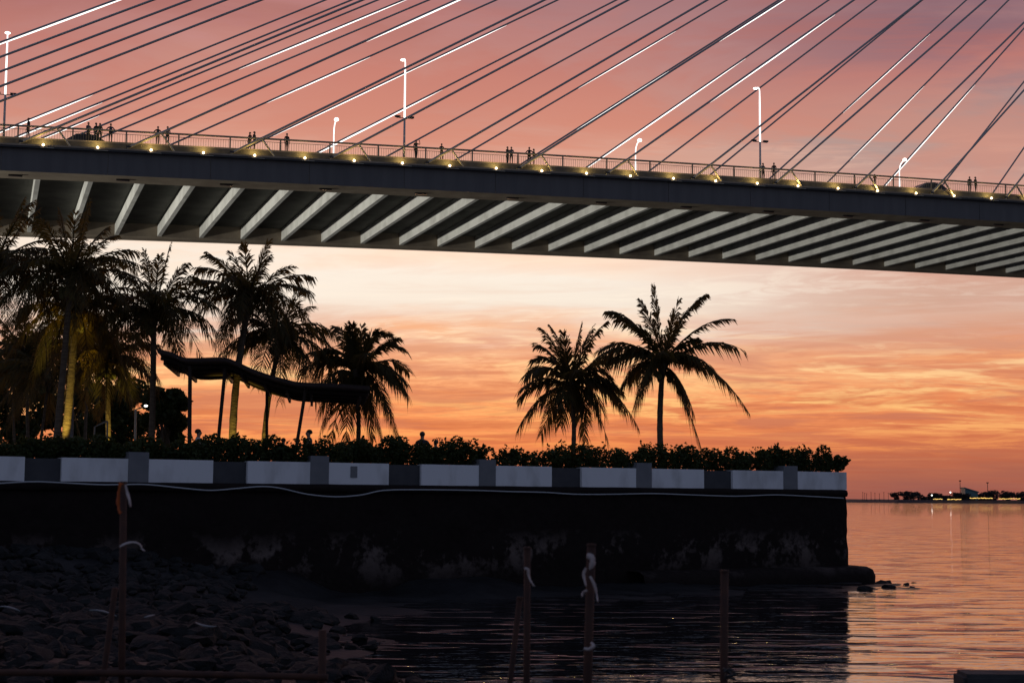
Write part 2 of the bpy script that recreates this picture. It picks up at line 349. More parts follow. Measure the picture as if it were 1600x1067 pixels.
shore = G().add(tv, tf).build('rocky_shore', m_mud, smooth=True); tag(shore, kind='structure')
# ground under and behind the camera
fg = G().add([(-60, -25, 1.28), (40, -25, 1.28), (40, 6.5, 1.18), (-60, 6.5, 1.28)], [(0, 1, 2, 3)]).build('near_bank', m_mud); tag(fg, kind='structure')

def rock_mesh(seed, flat=.6):
    bm = bmesh.new(); bmesh.ops.create_icosphere(bm, subdivisions=2, radius=1)
    rnd = random.Random(seed); pl = [(Vector((rnd.gauss(0, 1), rnd.gauss(0, 1), rnd.gauss(0, 1))).normalized(), rnd.uniform(.45, .8)) for _ in range(9)]
    for v in bm.verts:
        p = v.co.normalized(); r = 1.0
        for n_, d_ in pl:
            c_ = p.dot(n_)
            if c_ > 0.01: r = min(r, d_ / c_)
        r *= 1 + .12 * mnoise.noise(p * 2.5 + Vector((seed, 0, 0)))
        v.co = p * r; v.co.z *= flat
    me = bpy.data.meshes.new('rock'); bm.to_mesh(me); bm.free(); me.materials.append(m_rock); return me
rocks = [rock_mesh(i, .5 + .05 * (i % 5)) for i in range(10)]
rr = random.Random(3); cand = []
for _ in range(8000):
    x, y = rr.uniform(-17, 0), rr.uniform(13, 46)
    z = float(terr(x, y))
    if z < .0 or (x > -6.5 and z < .12 and rr.random() < .7): continue
    if y > 39 and x > -7: continue
    px, py = proj((x, y, z))
    if not (-40 < px < 720 and 835 < py < 1100): continue
    if (Vector((x, y)) - WA).dot(wn) > -.5: continue
    sz = rr.choice((.10, .12, .14, .17, .2, .25, .33)) * rr.uniform(.8, 1.25) * (.75 if y < 22 else 1)
    cand.append((sz / y, x, y, z, sz))
cand.sort(reverse=True)
cand = cand[:2000]
small = G()
for i, (q, x, y, z, sz) in enumerate(cand):
    me = rocks[rr.randrange(10)]
    if i < 300:
        o = bpy.data.objects.new('rock', me); C.objects.link(o); o.parent = shore
        o.location = Vector((x, y, z + sz * .12)) - shore.location; o.rotation_euler = (rr.uniform(-.3, .3), rr.uniform(-.3, .3), rr.uniform(0, 6.3)); s_ = sz * rr.uniform(.9, 1.3)
        o.scale = (s_, sz, sz * rr.uniform(.8, 1.1))
    else:
        Mx = Matrix.Rotation(rr.uniform(0, 6.3), 3, 'Z') @ Matrix.Rotation(rr.uniform(-.3, .3), 3, 'X')
        small.add([Mx @ v.co * sz + Vector((x, y, z + sz * .12)) for v in me.vertices], [tuple(p.vertices) for p in me.polygons])
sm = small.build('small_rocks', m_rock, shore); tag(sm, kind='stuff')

# sea wall
def disp(p, a=.07, s=1.1): return a * mnoise.noise(p * s) + a * .5 * mnoise.noise(p * s * 3.1)
U0 = -22.0
wall = thing('sea_wall', wp(UL / 2, 0, 0), 'dark stained stone sea wall running from the left edge to a corner in the water', 'wall')
def wallpart(name, prof, u0, u1, nu, m, a=.06, wrap=8.0, back=36):
    # prof: list of (outward, z); front run u0..u1, rounded corner, then the return side going back
    path = []
    for i in range(nu + 1): path.append((wp(u0 + (u1 - u0) * i / nu, 0, 0), -wn))
    for k in range(1, 6):
        a_ = k / 6 * (math.pi / 2); path.append((wp(u1, 0, 0), -wn * math.cos(a_) + wd * math.sin(a_)))
    for i in range(back + 1): path.append((wp(u1, i * .8, 0), wd))
    v, f = [], []; n = len(prof)
    for p, o in path:
        for (d, z) in prof:
            q = p + Vector((o.x * d, o.y * d, z)); k = disp(q, a) if z > -.4 else 0
            v.append(q + Vector((o.x, o.y, 0)) * k + Vector((0, 0, disp(q + Vector((9, 9, 9)), a * .25))))
    for i in range(len(path) - 1):
        for j in range(n - 1): f.append((i * n + j, (i + 1) * n + j, (i + 1) * n + j + 1, i * n + j + 1))
    return G().add(v, f).build(name, m, wall, smooth=True)
zs = [-.6 + i * .22 for i in range(18)]
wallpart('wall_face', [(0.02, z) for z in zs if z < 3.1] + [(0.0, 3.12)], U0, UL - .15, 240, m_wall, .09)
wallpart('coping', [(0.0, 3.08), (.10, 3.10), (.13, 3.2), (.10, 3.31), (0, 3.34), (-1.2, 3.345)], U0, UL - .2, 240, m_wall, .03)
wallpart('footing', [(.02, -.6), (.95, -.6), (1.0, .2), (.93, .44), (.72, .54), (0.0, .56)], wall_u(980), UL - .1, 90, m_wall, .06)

# promenade ground behind the wall
pg = G().add([wp(U0, .2, Z_FLOOR - .06), wp(UL - .3, .2, Z_FLOOR - .06), wp(UL - .3, 28, Z_FLOOR - .06), wp(-60, 60, Z_FLOOR - .06), Vector((-230, 150, Z_FLOOR - .06)), Vector((-230, 20, Z_FLOOR - .06))], [(0, 1, 2, 3, 4, 5)]).build('promenade_pavement', m_pave); tag(pg, kind='structure')

# parapet of white planters, dark panels and pillars
par = thing('planter_parapet', wp(UL / 2, 0, Z_COP), 'row of white planter boxes alternating with dark panels and grey pillars', 'parapet')
white = [(-60, 38), (96, 200), (232, 333), (387, 485), (514, 608), (659, 749), (775, 863), (910, 995), (1019, 1101), (1146, 1225), (1247, 1324)]
for a, b in white:
    u0, u1 = wall_u(a), wall_u(b); g = G(); uc, L_ = (u0 + u1) / 2, u1 - u0
    zb = 3.335
    g.box(wp(uc, .08, (zb + Z_PL) / 2), (L_, .10, Z_PL - zb), (wd.x, wd.y, 0)); g.box(wp(uc, .95, (zb + Z_PL) / 2), (L_, .10, Z_PL - zb), (wd.x, wd.y, 0))
    for uu in (u0 + .05, u1 - .05): g.box(wp(uu, .515, (zb + Z_PL) / 2 - .002), (.10, .77, Z_PL - zb - .004), (wd.x, wd.y, 0))
    g.build('planter_box', m_planter, par)
    G().box(wp(uc, .515, Z_PL - .12), (L_ - .2, .77, .08), (wd.x, wd.y, 0)).build('soil', m_soil, par)
for i in range(10):
    a, b = white[i][1], white[i + 1][0]; u0, u1 = wall_u(a) + .004, wall_u(b) - .004
    if i % 2 == 0: G().box(wp((u0 + u1) / 2, .5, (3.335 + Z_PL - .03) / 2), (u1 - u0, .72, Z_PL - .03 - 3.335), (wd.x, wd.y, 0)).build('dark_panel', m_panel, par)
    else:
        zt = Z_PL + .19
        G().box(wp((u0 + u1) / 2, .40, (3.33 + zt) / 2), (u1 - u0, .78, zt - 3.33), (wd.x, wd.y, 0)).build('pillar', m_pillar, par)
# little access box on one planter
ub = wall_u(553); G().box(wp(ub, .022, 3.72), (.22, .03, .34), (wd.x, wd.y, 0)).build('meter_box', m_pillar, par)

# hose along the wall
hp = [(-60, 757), (0, 755), (60, 752.5), (150, 757), (190, 757), (230, 757), (290, 763), (330, 766), (370, 763), (410, 760), (440, 763), (480, 772), (525, 776), (565, 773), (600, 766), (660, 765), (740, 766), (800, 768), (850, 769), (900, 772), (960, 772), (1020, 771), (1080, 773), (1150, 775), (1210, 773), (1260, 775), (1318, 778)]
pts = []
for a, b in hp:
    u = wall_u(a); q = wp(u, -.22, 0); pts.append(at(a, b, q.y))
def smoothpts(p, k=4):
    o = []
    for i in range(len(p) - 1):
        p0, p1, p2, p3 = p[max(i - 1, 0)], p[i], p[i + 1], p[min(i + 2, len(p) - 1)]
        for j in range(k):
            t = j / k; o.append(.5 * ((2 * p1) + (p2 - p0) * t + (2 * p0 - 5 * p1 + 4 * p2 - p3) * t * t + (3 * p1 - p0 - 3 * p2 + p3) * t ** 3))
    return o + [p[-1]]
hs = G().tube(smoothpts(pts), .022, 6).build('hose', m_hose, smooth=True); tag(hs, 'long pale hose sagging along the top of the dark sea wall', 'hose')

# rocks in the water off the wall corner
for i, (px, py, s_, lb) in enumerate([(1376, 909, .32, 'larger dark rock in the water just off the sea wall corner'), (1386, 908, .24, 'dark rock touching the larger one off the wall corner'), (1351, 920, .30, 'squat dark rock in the water in front of the wall footing'),
        (1388, 916, .26, 'low flat dark rock in the shallows off the wall corner'), (1415, 911, .16, 'small dark rock tip above the water off the wall corner'), (1427, 908, .15, 'outermost dark rock tip above the orange water'), (1426, 916, .17, 'dark rock awash at the right end of the shallows')]):
    dd = ray(px, py + 2); k = -EYE / dd.z; p = dd * k
    o = bpy.data.objects.new('rock', rocks[i]); C.objects.link(o); o.location = (p.x, p.y, -.02); o.scale = (s_ * 1.3, s_, s_); o.rotation_euler = (0, 0, i * 1.7)
    tag(o, lb, 'rock', 'rocks in the water off the wall corner')
for i, (p0, p1, bend, lb) in enumerate([((0, 947), (31, 954), 2, 'bleached stick lying on the rocks at the left edge'), ((140, 953), (182, 962), 3, 'pale strip on the rocks just left of the orange-topped pipe'), ((226, 964), (242, 960), 0, 'short pale stick on the rocks right of the orange-topped pipe'), ((306, 972), (338, 978), -3, 'curved pale strip among the rocks near the water'), ((146, 866), (164, 869), 1, 'faint pale stick on the bank below the sea wall')]):
    q = []
    for t in (0, .25, .5, .75, 1):
        x = p0[0] + (p1[0] - p0[0]) * t; y = p0[1] + (p1[1] - p0[1]) * t - bend * 4 * t * (1 - t)
        dd = ray(x, y); k = -(EYE - 1.25) / dd.z; w_ = Vector((0, 0, EYE)) + dd * k
        w_.z = float(terr(w_.x, w_.y)) + .22; w_ = at(x, y, w_.y); q.append(w_)
    o = G().tube(q, [.010, .016, .018, .014, .006], 6).build('driftwood_stick', m_drift, smooth=True); tag(o, lb, 'driftwood', 'pale sticks on the rocks')

# ------------------------------------------------------------------ the bridge
TH, BD, BZ0, BG, BK, BW = 0.318849, 127.29, 29.1785, .0260333, 9.06142e-5, 35.0
bs = Vector((math.cos(TH), math.sin(TH))); bt = Vector((-bs.y, bs.x)); BO = Vector((-800 / F * BD, BD))
def bz(s): return BZ0 + BG * s - BK * s * s
def bp(s, t, dz=0.0): q = BO + bs * s + bt * t; return Vector((q.x, q.y, bz(s) + dz))
def b_s(px, py, t):
    d = ray(px, py); k = (t + BO.dot(bt)) / Vector((d.x, d.y)).dot(bt); P = d * k
    return (Vector((P.x, P.y)) - BO).dot(bs), P.z + EYE
S0, S1, HT = -45.0, 190.0, 2.2
bridge = thing('cable_stayed_bridge', bp(40, BW / 2, 0), 'cable-stayed bridge deck with dark fascia and pale floor beams underneath', 'bridge')
def strip(name, prof, s0, s1, m, n=None, parent=None, closed=True):
    n = n or max(1, int((s1 - s0) / 4)); v, f = [], []; k = len(prof)
    for i in range(n + 1):
        s = s0 + (s1 - s0) * i / n
        for t, z in prof: v.append(bp(s, t, z))
    for i in range(n):
        for j in range(k if closed else k - 1): f.append((i * k + j, i * k + (j + 1) % k, (i + 1) * k + (j + 1) % k, (i + 1) * k + j))
    if closed: f += [tuple(range(k)), tuple(n * k + j for j in range(k))[::-1]]
    return G().add(v, f).build(name, m, parent or bridge)
W = BW
strip('edge_girder', [(.06, .03), (3.3, 0), (3.5, .16), (3.5, 2.1), (.06, 2.1)], S0, S1, m_conc)
strip('edge_girder', [(W - 1.95, .16), (W - 1.75, 0), (W - .05, 0), (W - .05, 2.1), (W - 1.95, 2.1)], S0, S1, m_conc)
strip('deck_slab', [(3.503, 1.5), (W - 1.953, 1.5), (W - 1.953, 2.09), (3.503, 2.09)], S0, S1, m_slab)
strip('road_surface', [(2.0, 2.104), (W - .1, 2.104), (W - .1, 2.55), (2.0, 2.55)], S0, S1, m_road)
strip('walkway', [(.30, 2.104), (1.98, 2.104), (1.98, 2.9), (.30, 2.9)], S0, S1, m_conc)
strip('edge_ledge', [(-.45, 2.2), (-.45, 2.06), (.058, 2.06), (.058, 2.2)], S0, S1, m_conc)
strip('kerb', [(.12, 2.203), (.12, 2.72), (.28, 2.72), (.28, 2.203)], S0, S1, mat('kerb_paint', (.075, .068, .055), .7, c2=(.12, .105, .08), scale=2))
strip('conduit', [(-.44, 2.04), (-.44, 1.9), (-.30, 1.9), (-.30, 2.04)], S0, S1, m_black)
SA, DA = 3.6, 8.46
k = 0
for i in range(-6, 23):
    a, b = SA - 4.23 + DA * i + .02, SA - 4.23 + DA * (i + 1) - .02
    if b < S0 or a > S1: continue
    strip('fascia_panel', [(.0, .0), (.0, 2.04), (.056, 2.04), (.056, .0)], max(a, S0), min(b, S1), m_fascia, 2)
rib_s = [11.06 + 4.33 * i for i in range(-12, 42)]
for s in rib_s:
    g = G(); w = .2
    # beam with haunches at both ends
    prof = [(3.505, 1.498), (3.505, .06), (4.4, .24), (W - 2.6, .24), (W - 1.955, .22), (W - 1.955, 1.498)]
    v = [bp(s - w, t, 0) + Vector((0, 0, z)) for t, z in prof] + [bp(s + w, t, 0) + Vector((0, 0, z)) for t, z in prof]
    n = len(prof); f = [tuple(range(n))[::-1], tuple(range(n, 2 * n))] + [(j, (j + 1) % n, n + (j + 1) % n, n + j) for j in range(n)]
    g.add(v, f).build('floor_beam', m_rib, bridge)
for i in range(-4, 20):     # small fixtures under the near girder
    s = 9.2 + 8.66 * i; G().box(bp(s, 1.7, -.05), (1.1, .3, .14), (bs.x, bs.y, 0)).build('inspection_fixture', m_black, bridge)
# railing
RT = .42
rail = bpy.data.objects.new('railing', None); C.objects.link(rail); rail.parent = bridge
def runtube(name, t, z, r, m, s0=-30, s1=150, n=60): return G().tube([bp(s0 + (s1 - s0) * i / n, t, z) for i in range(n + 1)], r, 6).build(name, m, rail)
runtube('top_rail', RT, 3.87, .085, m_rail); runtube('middle_rail', RT, 3.60, .025, m_rail); runtube('bottom_rail', RT, 2.82, .03, m_rail)
for i in range(-8, 34):
    s = 4.95 + 4.33 * i - 4.33; G().box(bp(s, RT, 3.26), (.12, .09, 1.13), (bs.x, bs.y, 0)).build('railing_post', m_rail, rail)
g = G()
for i in range(int(176 / .21)): s = -28 + i * .21; g.box(bp(s, RT, 3.21), (.024, .02, .78), (bs.x, bs.y, 0))
tag(g.build('balusters', m_rail, rail), kind='stuff')
# stay cables, anchors, struts
TOPS, TOPZ = 176.5, 123.5
cab = []
for side, (tb, tt) in enumerate(((-.2, 6.0), (W + .2, 27.0))):
    for i in range(-5, 19):
        s = SA + DA * i if i >= 0 else -4.86 - 2.65 * (-1 - i)      # back stays crowd together towards the bank
        ap = bp(s, tb, HT + 1.55)                        # point where the cable leaves its guide pipe
        q = BO + bs * TOPS + bt * tt; top = Vector((q.x, q.y, TOPZ + (.35 * (6 - i) if i >= 0 else 2.1 + .95 * -i)))
        d = (top - ap).normalized(); lo = ap - d * (1.55 / max(d.z, .2))
        G().tube([lo + d * .6, top], .10, 8, cap=False).build('stay_cable', m_cable, bridge, True)
        cab.append((side, lo, top))
        if side == 0 and S0 < s < 140:
            G().tube([lo, ap], .12, 8).build('cable_guide_pipe', m_steel, bridge)
            G().tube([ap + Vector((0, 0, .02)), bp(s + 1.15, tb, HT)], .085, 8).build('anchor_strut', m_steel, bridge)
            G().box(lo + d * .15 + Vector((0, 0, .06)), (.34, .3, .16), (bs.x, bs.y, 0)).build('anchor_plate', m_black, bridge)
# warm ledge lamps
for i in range(-3, 27):
    s = 2.6 + 4.33 * i; c = bp(s, -.50, HT - .02)
    b_ = G().ball(c, .105, 8, 6).build('ledge_lamp', m_bulb, bridge, True)
    G().box(bp(s + .3, -.47, HT - .24), (1.1, .05, .05), (bs.x, bs.y, 0)).build('lamp_bracket', m_steel, bridge)
    lamp('POINT', bp(s, -.42, HT + .34), 42, (1.0, .70, .22), bridge, .12)
# glowing tubes standing in for the floodlit stretches of the cables
def glow_stretch(px0, py0, px1, py1, pw=1.0, side=None):
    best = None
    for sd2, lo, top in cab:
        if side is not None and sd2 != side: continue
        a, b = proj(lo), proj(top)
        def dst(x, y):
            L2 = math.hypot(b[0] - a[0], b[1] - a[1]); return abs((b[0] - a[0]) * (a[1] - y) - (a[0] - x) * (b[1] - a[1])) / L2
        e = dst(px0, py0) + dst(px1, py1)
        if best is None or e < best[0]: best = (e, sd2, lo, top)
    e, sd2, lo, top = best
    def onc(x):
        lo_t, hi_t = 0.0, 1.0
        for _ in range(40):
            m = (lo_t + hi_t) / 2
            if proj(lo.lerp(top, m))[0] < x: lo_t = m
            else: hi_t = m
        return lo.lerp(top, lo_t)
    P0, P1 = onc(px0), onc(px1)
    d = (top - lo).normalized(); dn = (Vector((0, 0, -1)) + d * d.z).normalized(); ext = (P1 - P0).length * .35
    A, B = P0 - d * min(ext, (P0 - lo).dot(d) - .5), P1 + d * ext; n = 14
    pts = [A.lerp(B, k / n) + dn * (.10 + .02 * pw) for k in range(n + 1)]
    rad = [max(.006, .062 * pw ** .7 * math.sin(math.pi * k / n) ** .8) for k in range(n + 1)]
    G().tube(pts, rad, 6).build('lit_cable_glow', m_glow, bridge, True)
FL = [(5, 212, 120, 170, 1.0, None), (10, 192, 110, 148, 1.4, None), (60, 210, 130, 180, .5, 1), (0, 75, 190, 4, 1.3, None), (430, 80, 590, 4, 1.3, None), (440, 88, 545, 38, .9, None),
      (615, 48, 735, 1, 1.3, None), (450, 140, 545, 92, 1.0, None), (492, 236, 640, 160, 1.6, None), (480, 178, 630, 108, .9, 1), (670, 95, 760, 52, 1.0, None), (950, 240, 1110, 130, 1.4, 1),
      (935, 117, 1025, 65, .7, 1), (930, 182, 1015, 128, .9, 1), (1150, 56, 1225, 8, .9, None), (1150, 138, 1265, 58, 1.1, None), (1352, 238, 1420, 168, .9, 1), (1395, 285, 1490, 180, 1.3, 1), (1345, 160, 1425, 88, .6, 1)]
for a in FL: glow_stretch(*a)
# floodlight on the left bank that washes the floor beams
fl = thing('bank_floodlight', bp(-70, W * .5, 0) * 1.0, 'floodlight on a short mast below the left end of the bridge', 'floodlight'); fl.location.z = Z_FLOOR - .06
fp = fl.location.copy()
G().tube([fp, fp + Vector((0, 0, 2.0))], .08, 8).build('mast', m_rail, fl); G().box(fp + Vector((-.3, 0, 2.25)), (.35, .6, .45)).build('lamp_housing', m_black, fl)
lamp('SPOT', fp + Vector((.1, 0, 2.3)), 165000, (1.0, .98, .90), fl, .5, bp(35, W * .5, 0), 66, .5)
lamp('SPOT', fp + Vector((.1, .4, 2.3)), 150000, (1.0, .98, .90), fl, .5, bp(120, W * .5, 0), 26, .9)  # narrow second spot, added to offset falloff on the right-hand floor beams

# street lamps
def street_lamp(s, t, z, side, label):
    base = bp(s, t, 2.9 if side == 0 else 2.55); o = thing('street_lamp', base, label, 'street lamp', 'street lamps on the bridge')
    H = z - base.z; dr = Vector((bt.x, bt.y, 0)) * (1 if side == 0 else -1); up = Vector((0, 0, 1))
    al = .75 if side == 0 else 1.15
    zb = H * .40 if side == 0 else H * .30
    G().tube([base, base + up * zb], [.11, .09], 8).build('pole', m_pole, o, True)
    top_ = H - .5 if side == 0 else H - 1.3
    G().tube([base + up * (zb + .01), base + up * (top_ * .8 + zb * .2), base + up * (top_ - .004)], [.09, .075, .055], 8).build('lit_pole_glow', m_glow, o, True)  # upper pole glows by itself in place of light from the cross-bar floodlights
    arm = [base + up * (H - .5), base + up * (H - .22) + dr * .08, base + up * (H - .04) + dr * .28, base + up * (H + .02) + dr * al]
    if side == 1: arm = [base + up * (H - 1.3), base + up * (H - .7) + dr * .12, base + up * (H - .25) + dr * .5, base + up * H + dr * al]
    G().tube(smoothpts(arm, 4), .055 if side == 0 else .065, 6).build('arm', m_glow, o, True)  # arm given the same glow instead of being floodlit
    e = arm[-1]
    hd = G().ball(e + dr * .1, (.24, .24, .10) if side == 0 else (.26, .26, .2), 10, 6).build('lamp_head', m_whitelamp, o, True)
    br = base + up * zb
    hx = Vector((bs.x, bs.y, 0))
    G().tube([br - hx * .75, br + hx * .75], .035, 6).build('cross_bar', m_black, o)
    for q in (-.75, -.5, .5, .75): G().box(br + hx * q + up * .12 + dr * .05, (.24, .2, .16), hx).build('floodlight_head', m_black, o)
street_lamp(-.5, .9, 41.1, 0, 'tall street lamp with a white-lit top at the left edge of the bridge')
street_lamp(33.4, .9, 42.0, 0, 'tall street lamp with floodlight cross bar at the middle of the bridge railing')
street_lamp(68.6, .9, 42.5, 0, 'tall street lamp with bent arm and cross bar towards the right of the bridge')
for px, py, lb in ((522, 191, 'glowing curved street lamp across the deck left of the middle tall lamp'), (993, 223, 'glowing curved street lamp across the deck between the two right-hand tall lamps'), (1405, 253, 'glowing curved street lamp across the deck furthest right')):
    s, z = b_s(px, py, 33.0); street_lamp(s, 33.0, z, 1, lb)

# cars on the deck
def car(px, t, label, paint, L_=4.5, H=1.55):
    s, _ = b_s(px, 230, t); b = bp(s, t, 2.555); o = thing('car', b, label, 'car', 'cars crossing the bridge'); hx = Vector((bs.x, bs.y, 0)); hy = Vector((bt.x, bt.y, 0)); up = Vector((0, 0, 1))
    def pro(name, prof, w, m):
        n = len(prof); v = [b + hx * x * L_ / 4.5 + up * z * H / 1.5 - hy * w for x, z in prof] + [b + hx * x * L_ / 4.5 + up * z * H / 1.5 + hy * w for x, z in prof]
        return G().add(v, [tuple(range(n))[::-1], tuple(range(n, 2 * n))] + [(j, (j + 1) % n, n + (j + 1) % n, n + j) for j in range(n)]).build(name, m, o)
    pro('body', [(-2.25, .3), (2.2, .3), (2.25, .6), (2.05, .8), (1.1, .95), (.35, 1.42), (-.4, 1.5), (-1.3, 1.44), (-2.0, 1.0), (-2.25, .85)], .88, paint)
    for sd2 in (-1, 1):
        g = G(); q = [(.95, .97), (.32, 1.36), (-.4, 1.43), (-1.2, 1.37), (-1.7, 1.0)]
        g.add([b + hx * x * L_ / 4.5 + up * z * H / 1.5 + hy * .885 * sd2 for x, z in q], [tuple(range(5))]).build('side_window', m_black, o)
        for x in (-1.4, 1.4):
            c = b + hx * x + hy * .8 * sd2 + up * .33; wh = G().tube([c - hy * .1, c + hy * .1], .33, 14).build('wheel', m_black, o); G().tube([c - hy * .104, c + hy * .104], .19, 10).build('rim', m_steel, wh)
        G().box(b + hx * 2.2 + hy * .6 * sd2 + up * .72, (.1, .35, .14), hx).build('headlight', m_steel, o); G().box(b - hx * 2.24 + hy * .62 * sd2 + up * .85, (.06, .3, .14), hx).build('tail_light', CLOTH[3], o)
m_car1 = mat('car_paint_dark', (.05, .06, .07), .25); m_car2 = mat('car_paint_silver', (.16, .15, .12), .3)
car(143, 4.4, 'dark car behind the left group of people on the bridge', m_car1, 4.6, 1.62)
car(1457, 4.4, 'dark car behind the railing near the right end of the bridge', m_car2, 4.9, 1.72)

# ------------------------------------------------------------------ people
def person(base, face, h, pose, shirt, trousers, label, group, rnd):
    P = {}; E = []; rad = []
    verts = []
    def v(x, y, z, rx, ry=None): verts.append((Vector((x, y, z)), rx, ry or rx)); return len(verts) - 1
    pel = v(0, 0, .96, .145, .105); sp1 = v(0, .01, 1.13, .125, .095); ch = v(0, 0, 1.31, .16, .11); ub_ = v(0, -.01, 1.42, .10, .08); nk = v(0, .005, 1.49, .052)
    hb = v(0, .025, 1.555, .066, .078); hm = v(0, .022, 1.625, .076, .094); ht = v(0, .008, 1.69, .058, .07)
    E += [(pel, sp1), (sp1, ch), (ch, ub_), (ub_, nk), (nk, hb), (hb, hm), (hm, ht)]
    st = rnd.uniform(.0, .05)
    for sg in (-1, 1):
        hip = v(.09 * sg, 0, .88, .092, .095); kn = v(.10 * sg + .01 * sg, .02 + st * sg, .50, .06, .065); an = v(.105 * sg, -.01 + 2 * st * sg, .09, .043); hl = v(.11 * sg, .05 + 2 * st * sg, .045, .045, .04); to = v(.125 * sg, .16 + 2 * st * sg, .035, .042, .03)
        E += [(pel, hip), (hip, kn), (kn, an), (an, hl), (hl, to)]
        shd = v(.175 * sg, 0, 1.395, .062, .065)
        if pose == 'rail': el_, wr, hn = (.25, .10, 1.16), (.13, .32, 1.13), (.09, .40, 1.13)
        elif pose == 'phone' and sg == 1: el_, wr, hn = (.22, .18, 1.22), (.10, .30, 1.48), (.07, .32, 1.57)
        elif pose == 'hip': el_, wr, hn = (.38, -.04, 1.18), (.19, .06, 1.03), (.14, .09, 1.0)
        elif pose == 'wave' and sg == -1: el_, wr, hn = (.36, .06, 1.36), (.28, .14, 1.60), (.22, .16, 1.68)
        else: el_, wr, hn = (.225, -.02, 1.13), (.235, .05, .89), (.235, .07, .80)
        e_ = v(el_[0] * sg, el_[1], el_[2], .043); w_ = v(wr[0] * sg, wr[1], wr[2], .031); h_ = v(hn[0] * sg, hn[1], hn[2], .036, .022)
        E += [(ub_, shd), (shd, e_), (e_, w_), (w_, h_)]
        hd_ = (Vector(hn) - Vector(wr)).normalized(); lat = hd_.cross(Vector((0, 1, .2))).normalized()
        for q, (o_, ln) in enumerate(((-.03, .055), (-.01, .07), (.012, .065), (.03, .05))):
            fp_ = Vector(hn) + lat * o_ + hd_ * ln; fi = v(fp_.x * sg, fp_.y, fp_.z, .009); E.append((h_, fi))
        tp = Vector(wr).lerp(Vector(hn), .5) + lat * -.055 + hd_ * .02; E.append((w_, v(tp.x * sg, tp.y, tp.z, .010)))
    me = bpy.data.meshes.new('tmp'); me.from_pydata([q[0] for q in verts], E, []); ob = bpy.data.objects.new('tmp', me); C.objects.link(ob)
    ob.modifiers.new('skin', 'SKIN'); sl = me.skin_vertices[0].data
    for i, q in enumerate(verts): sl[i].radius = (q[1], q[2]); sl[i].use_root = (i == 0)
    sb = ob.modifiers.new('sub', 'SUBSURF'); sb.levels = 1
    dg = bpy.context.evaluated_depsgraph_get(); bm_ = bpy.data.meshes.new_from_object(ob.evaluated_get(dg)); bpy.data.objects.remove(ob); bpy.data.meshes.remove(me)
    # nose and ears pulled out of the head surface
    for q in bm_.vertices:
        if abs(q.co.x) < .02 and q.co.y > .08 and 1.59 < q.co.z < 1.635: q.co.y += .02
    k_ = h / 1.745
    for m_ in (shirt, trousers, m_skin): bm_.materials.append(m_)
    for p in bm_.polygons:
        c = p.center; armz = abs(c.x) > .2 and c.z < 1.2 and c.z > .75
        p.material_index = 2 if (c.z > 1.47 or (c.z < .06) and False) else (0 if c.z > .97 or armz and c.z > 1.05 else 1)
        if pose == 'stand' and abs(c.x) > .19 and c.z < 1.1 and c.z > .7: p.material_index = 2
        if pose in ('rail', 'phone', 'wave') and c.y > .2 and c.z > 1.05: p.material_index = 2
        p.use_smooth = True
    o = bpy.data.objects.new('person', bm_); C.objects.link(o); o.location = base; o.rotation_euler = (0, 0, face); o.scale = (k_, k_, k_); tag(o, label, 'person', group)
    hg = G().ball((0, -.012, 1.655), (.092, .108, .095), 12, 8)
    hg.v = [Vector((q.x, q.y, max(q.z, 1.60 if q.y < .02 else 1.66))) for q in hg.v]
    me2 = bpy.data.meshes.new('hair'); me2.from_pydata(hg.v, [], hg.f); me2.materials.append(m_hair); me2.shade_smooth(); ho = bpy.data.objects.new('hair', me2); C.objects.link(ho); ho.parent = o
    return o
fc = TH + math.pi              # facing out over the railing towards the camera
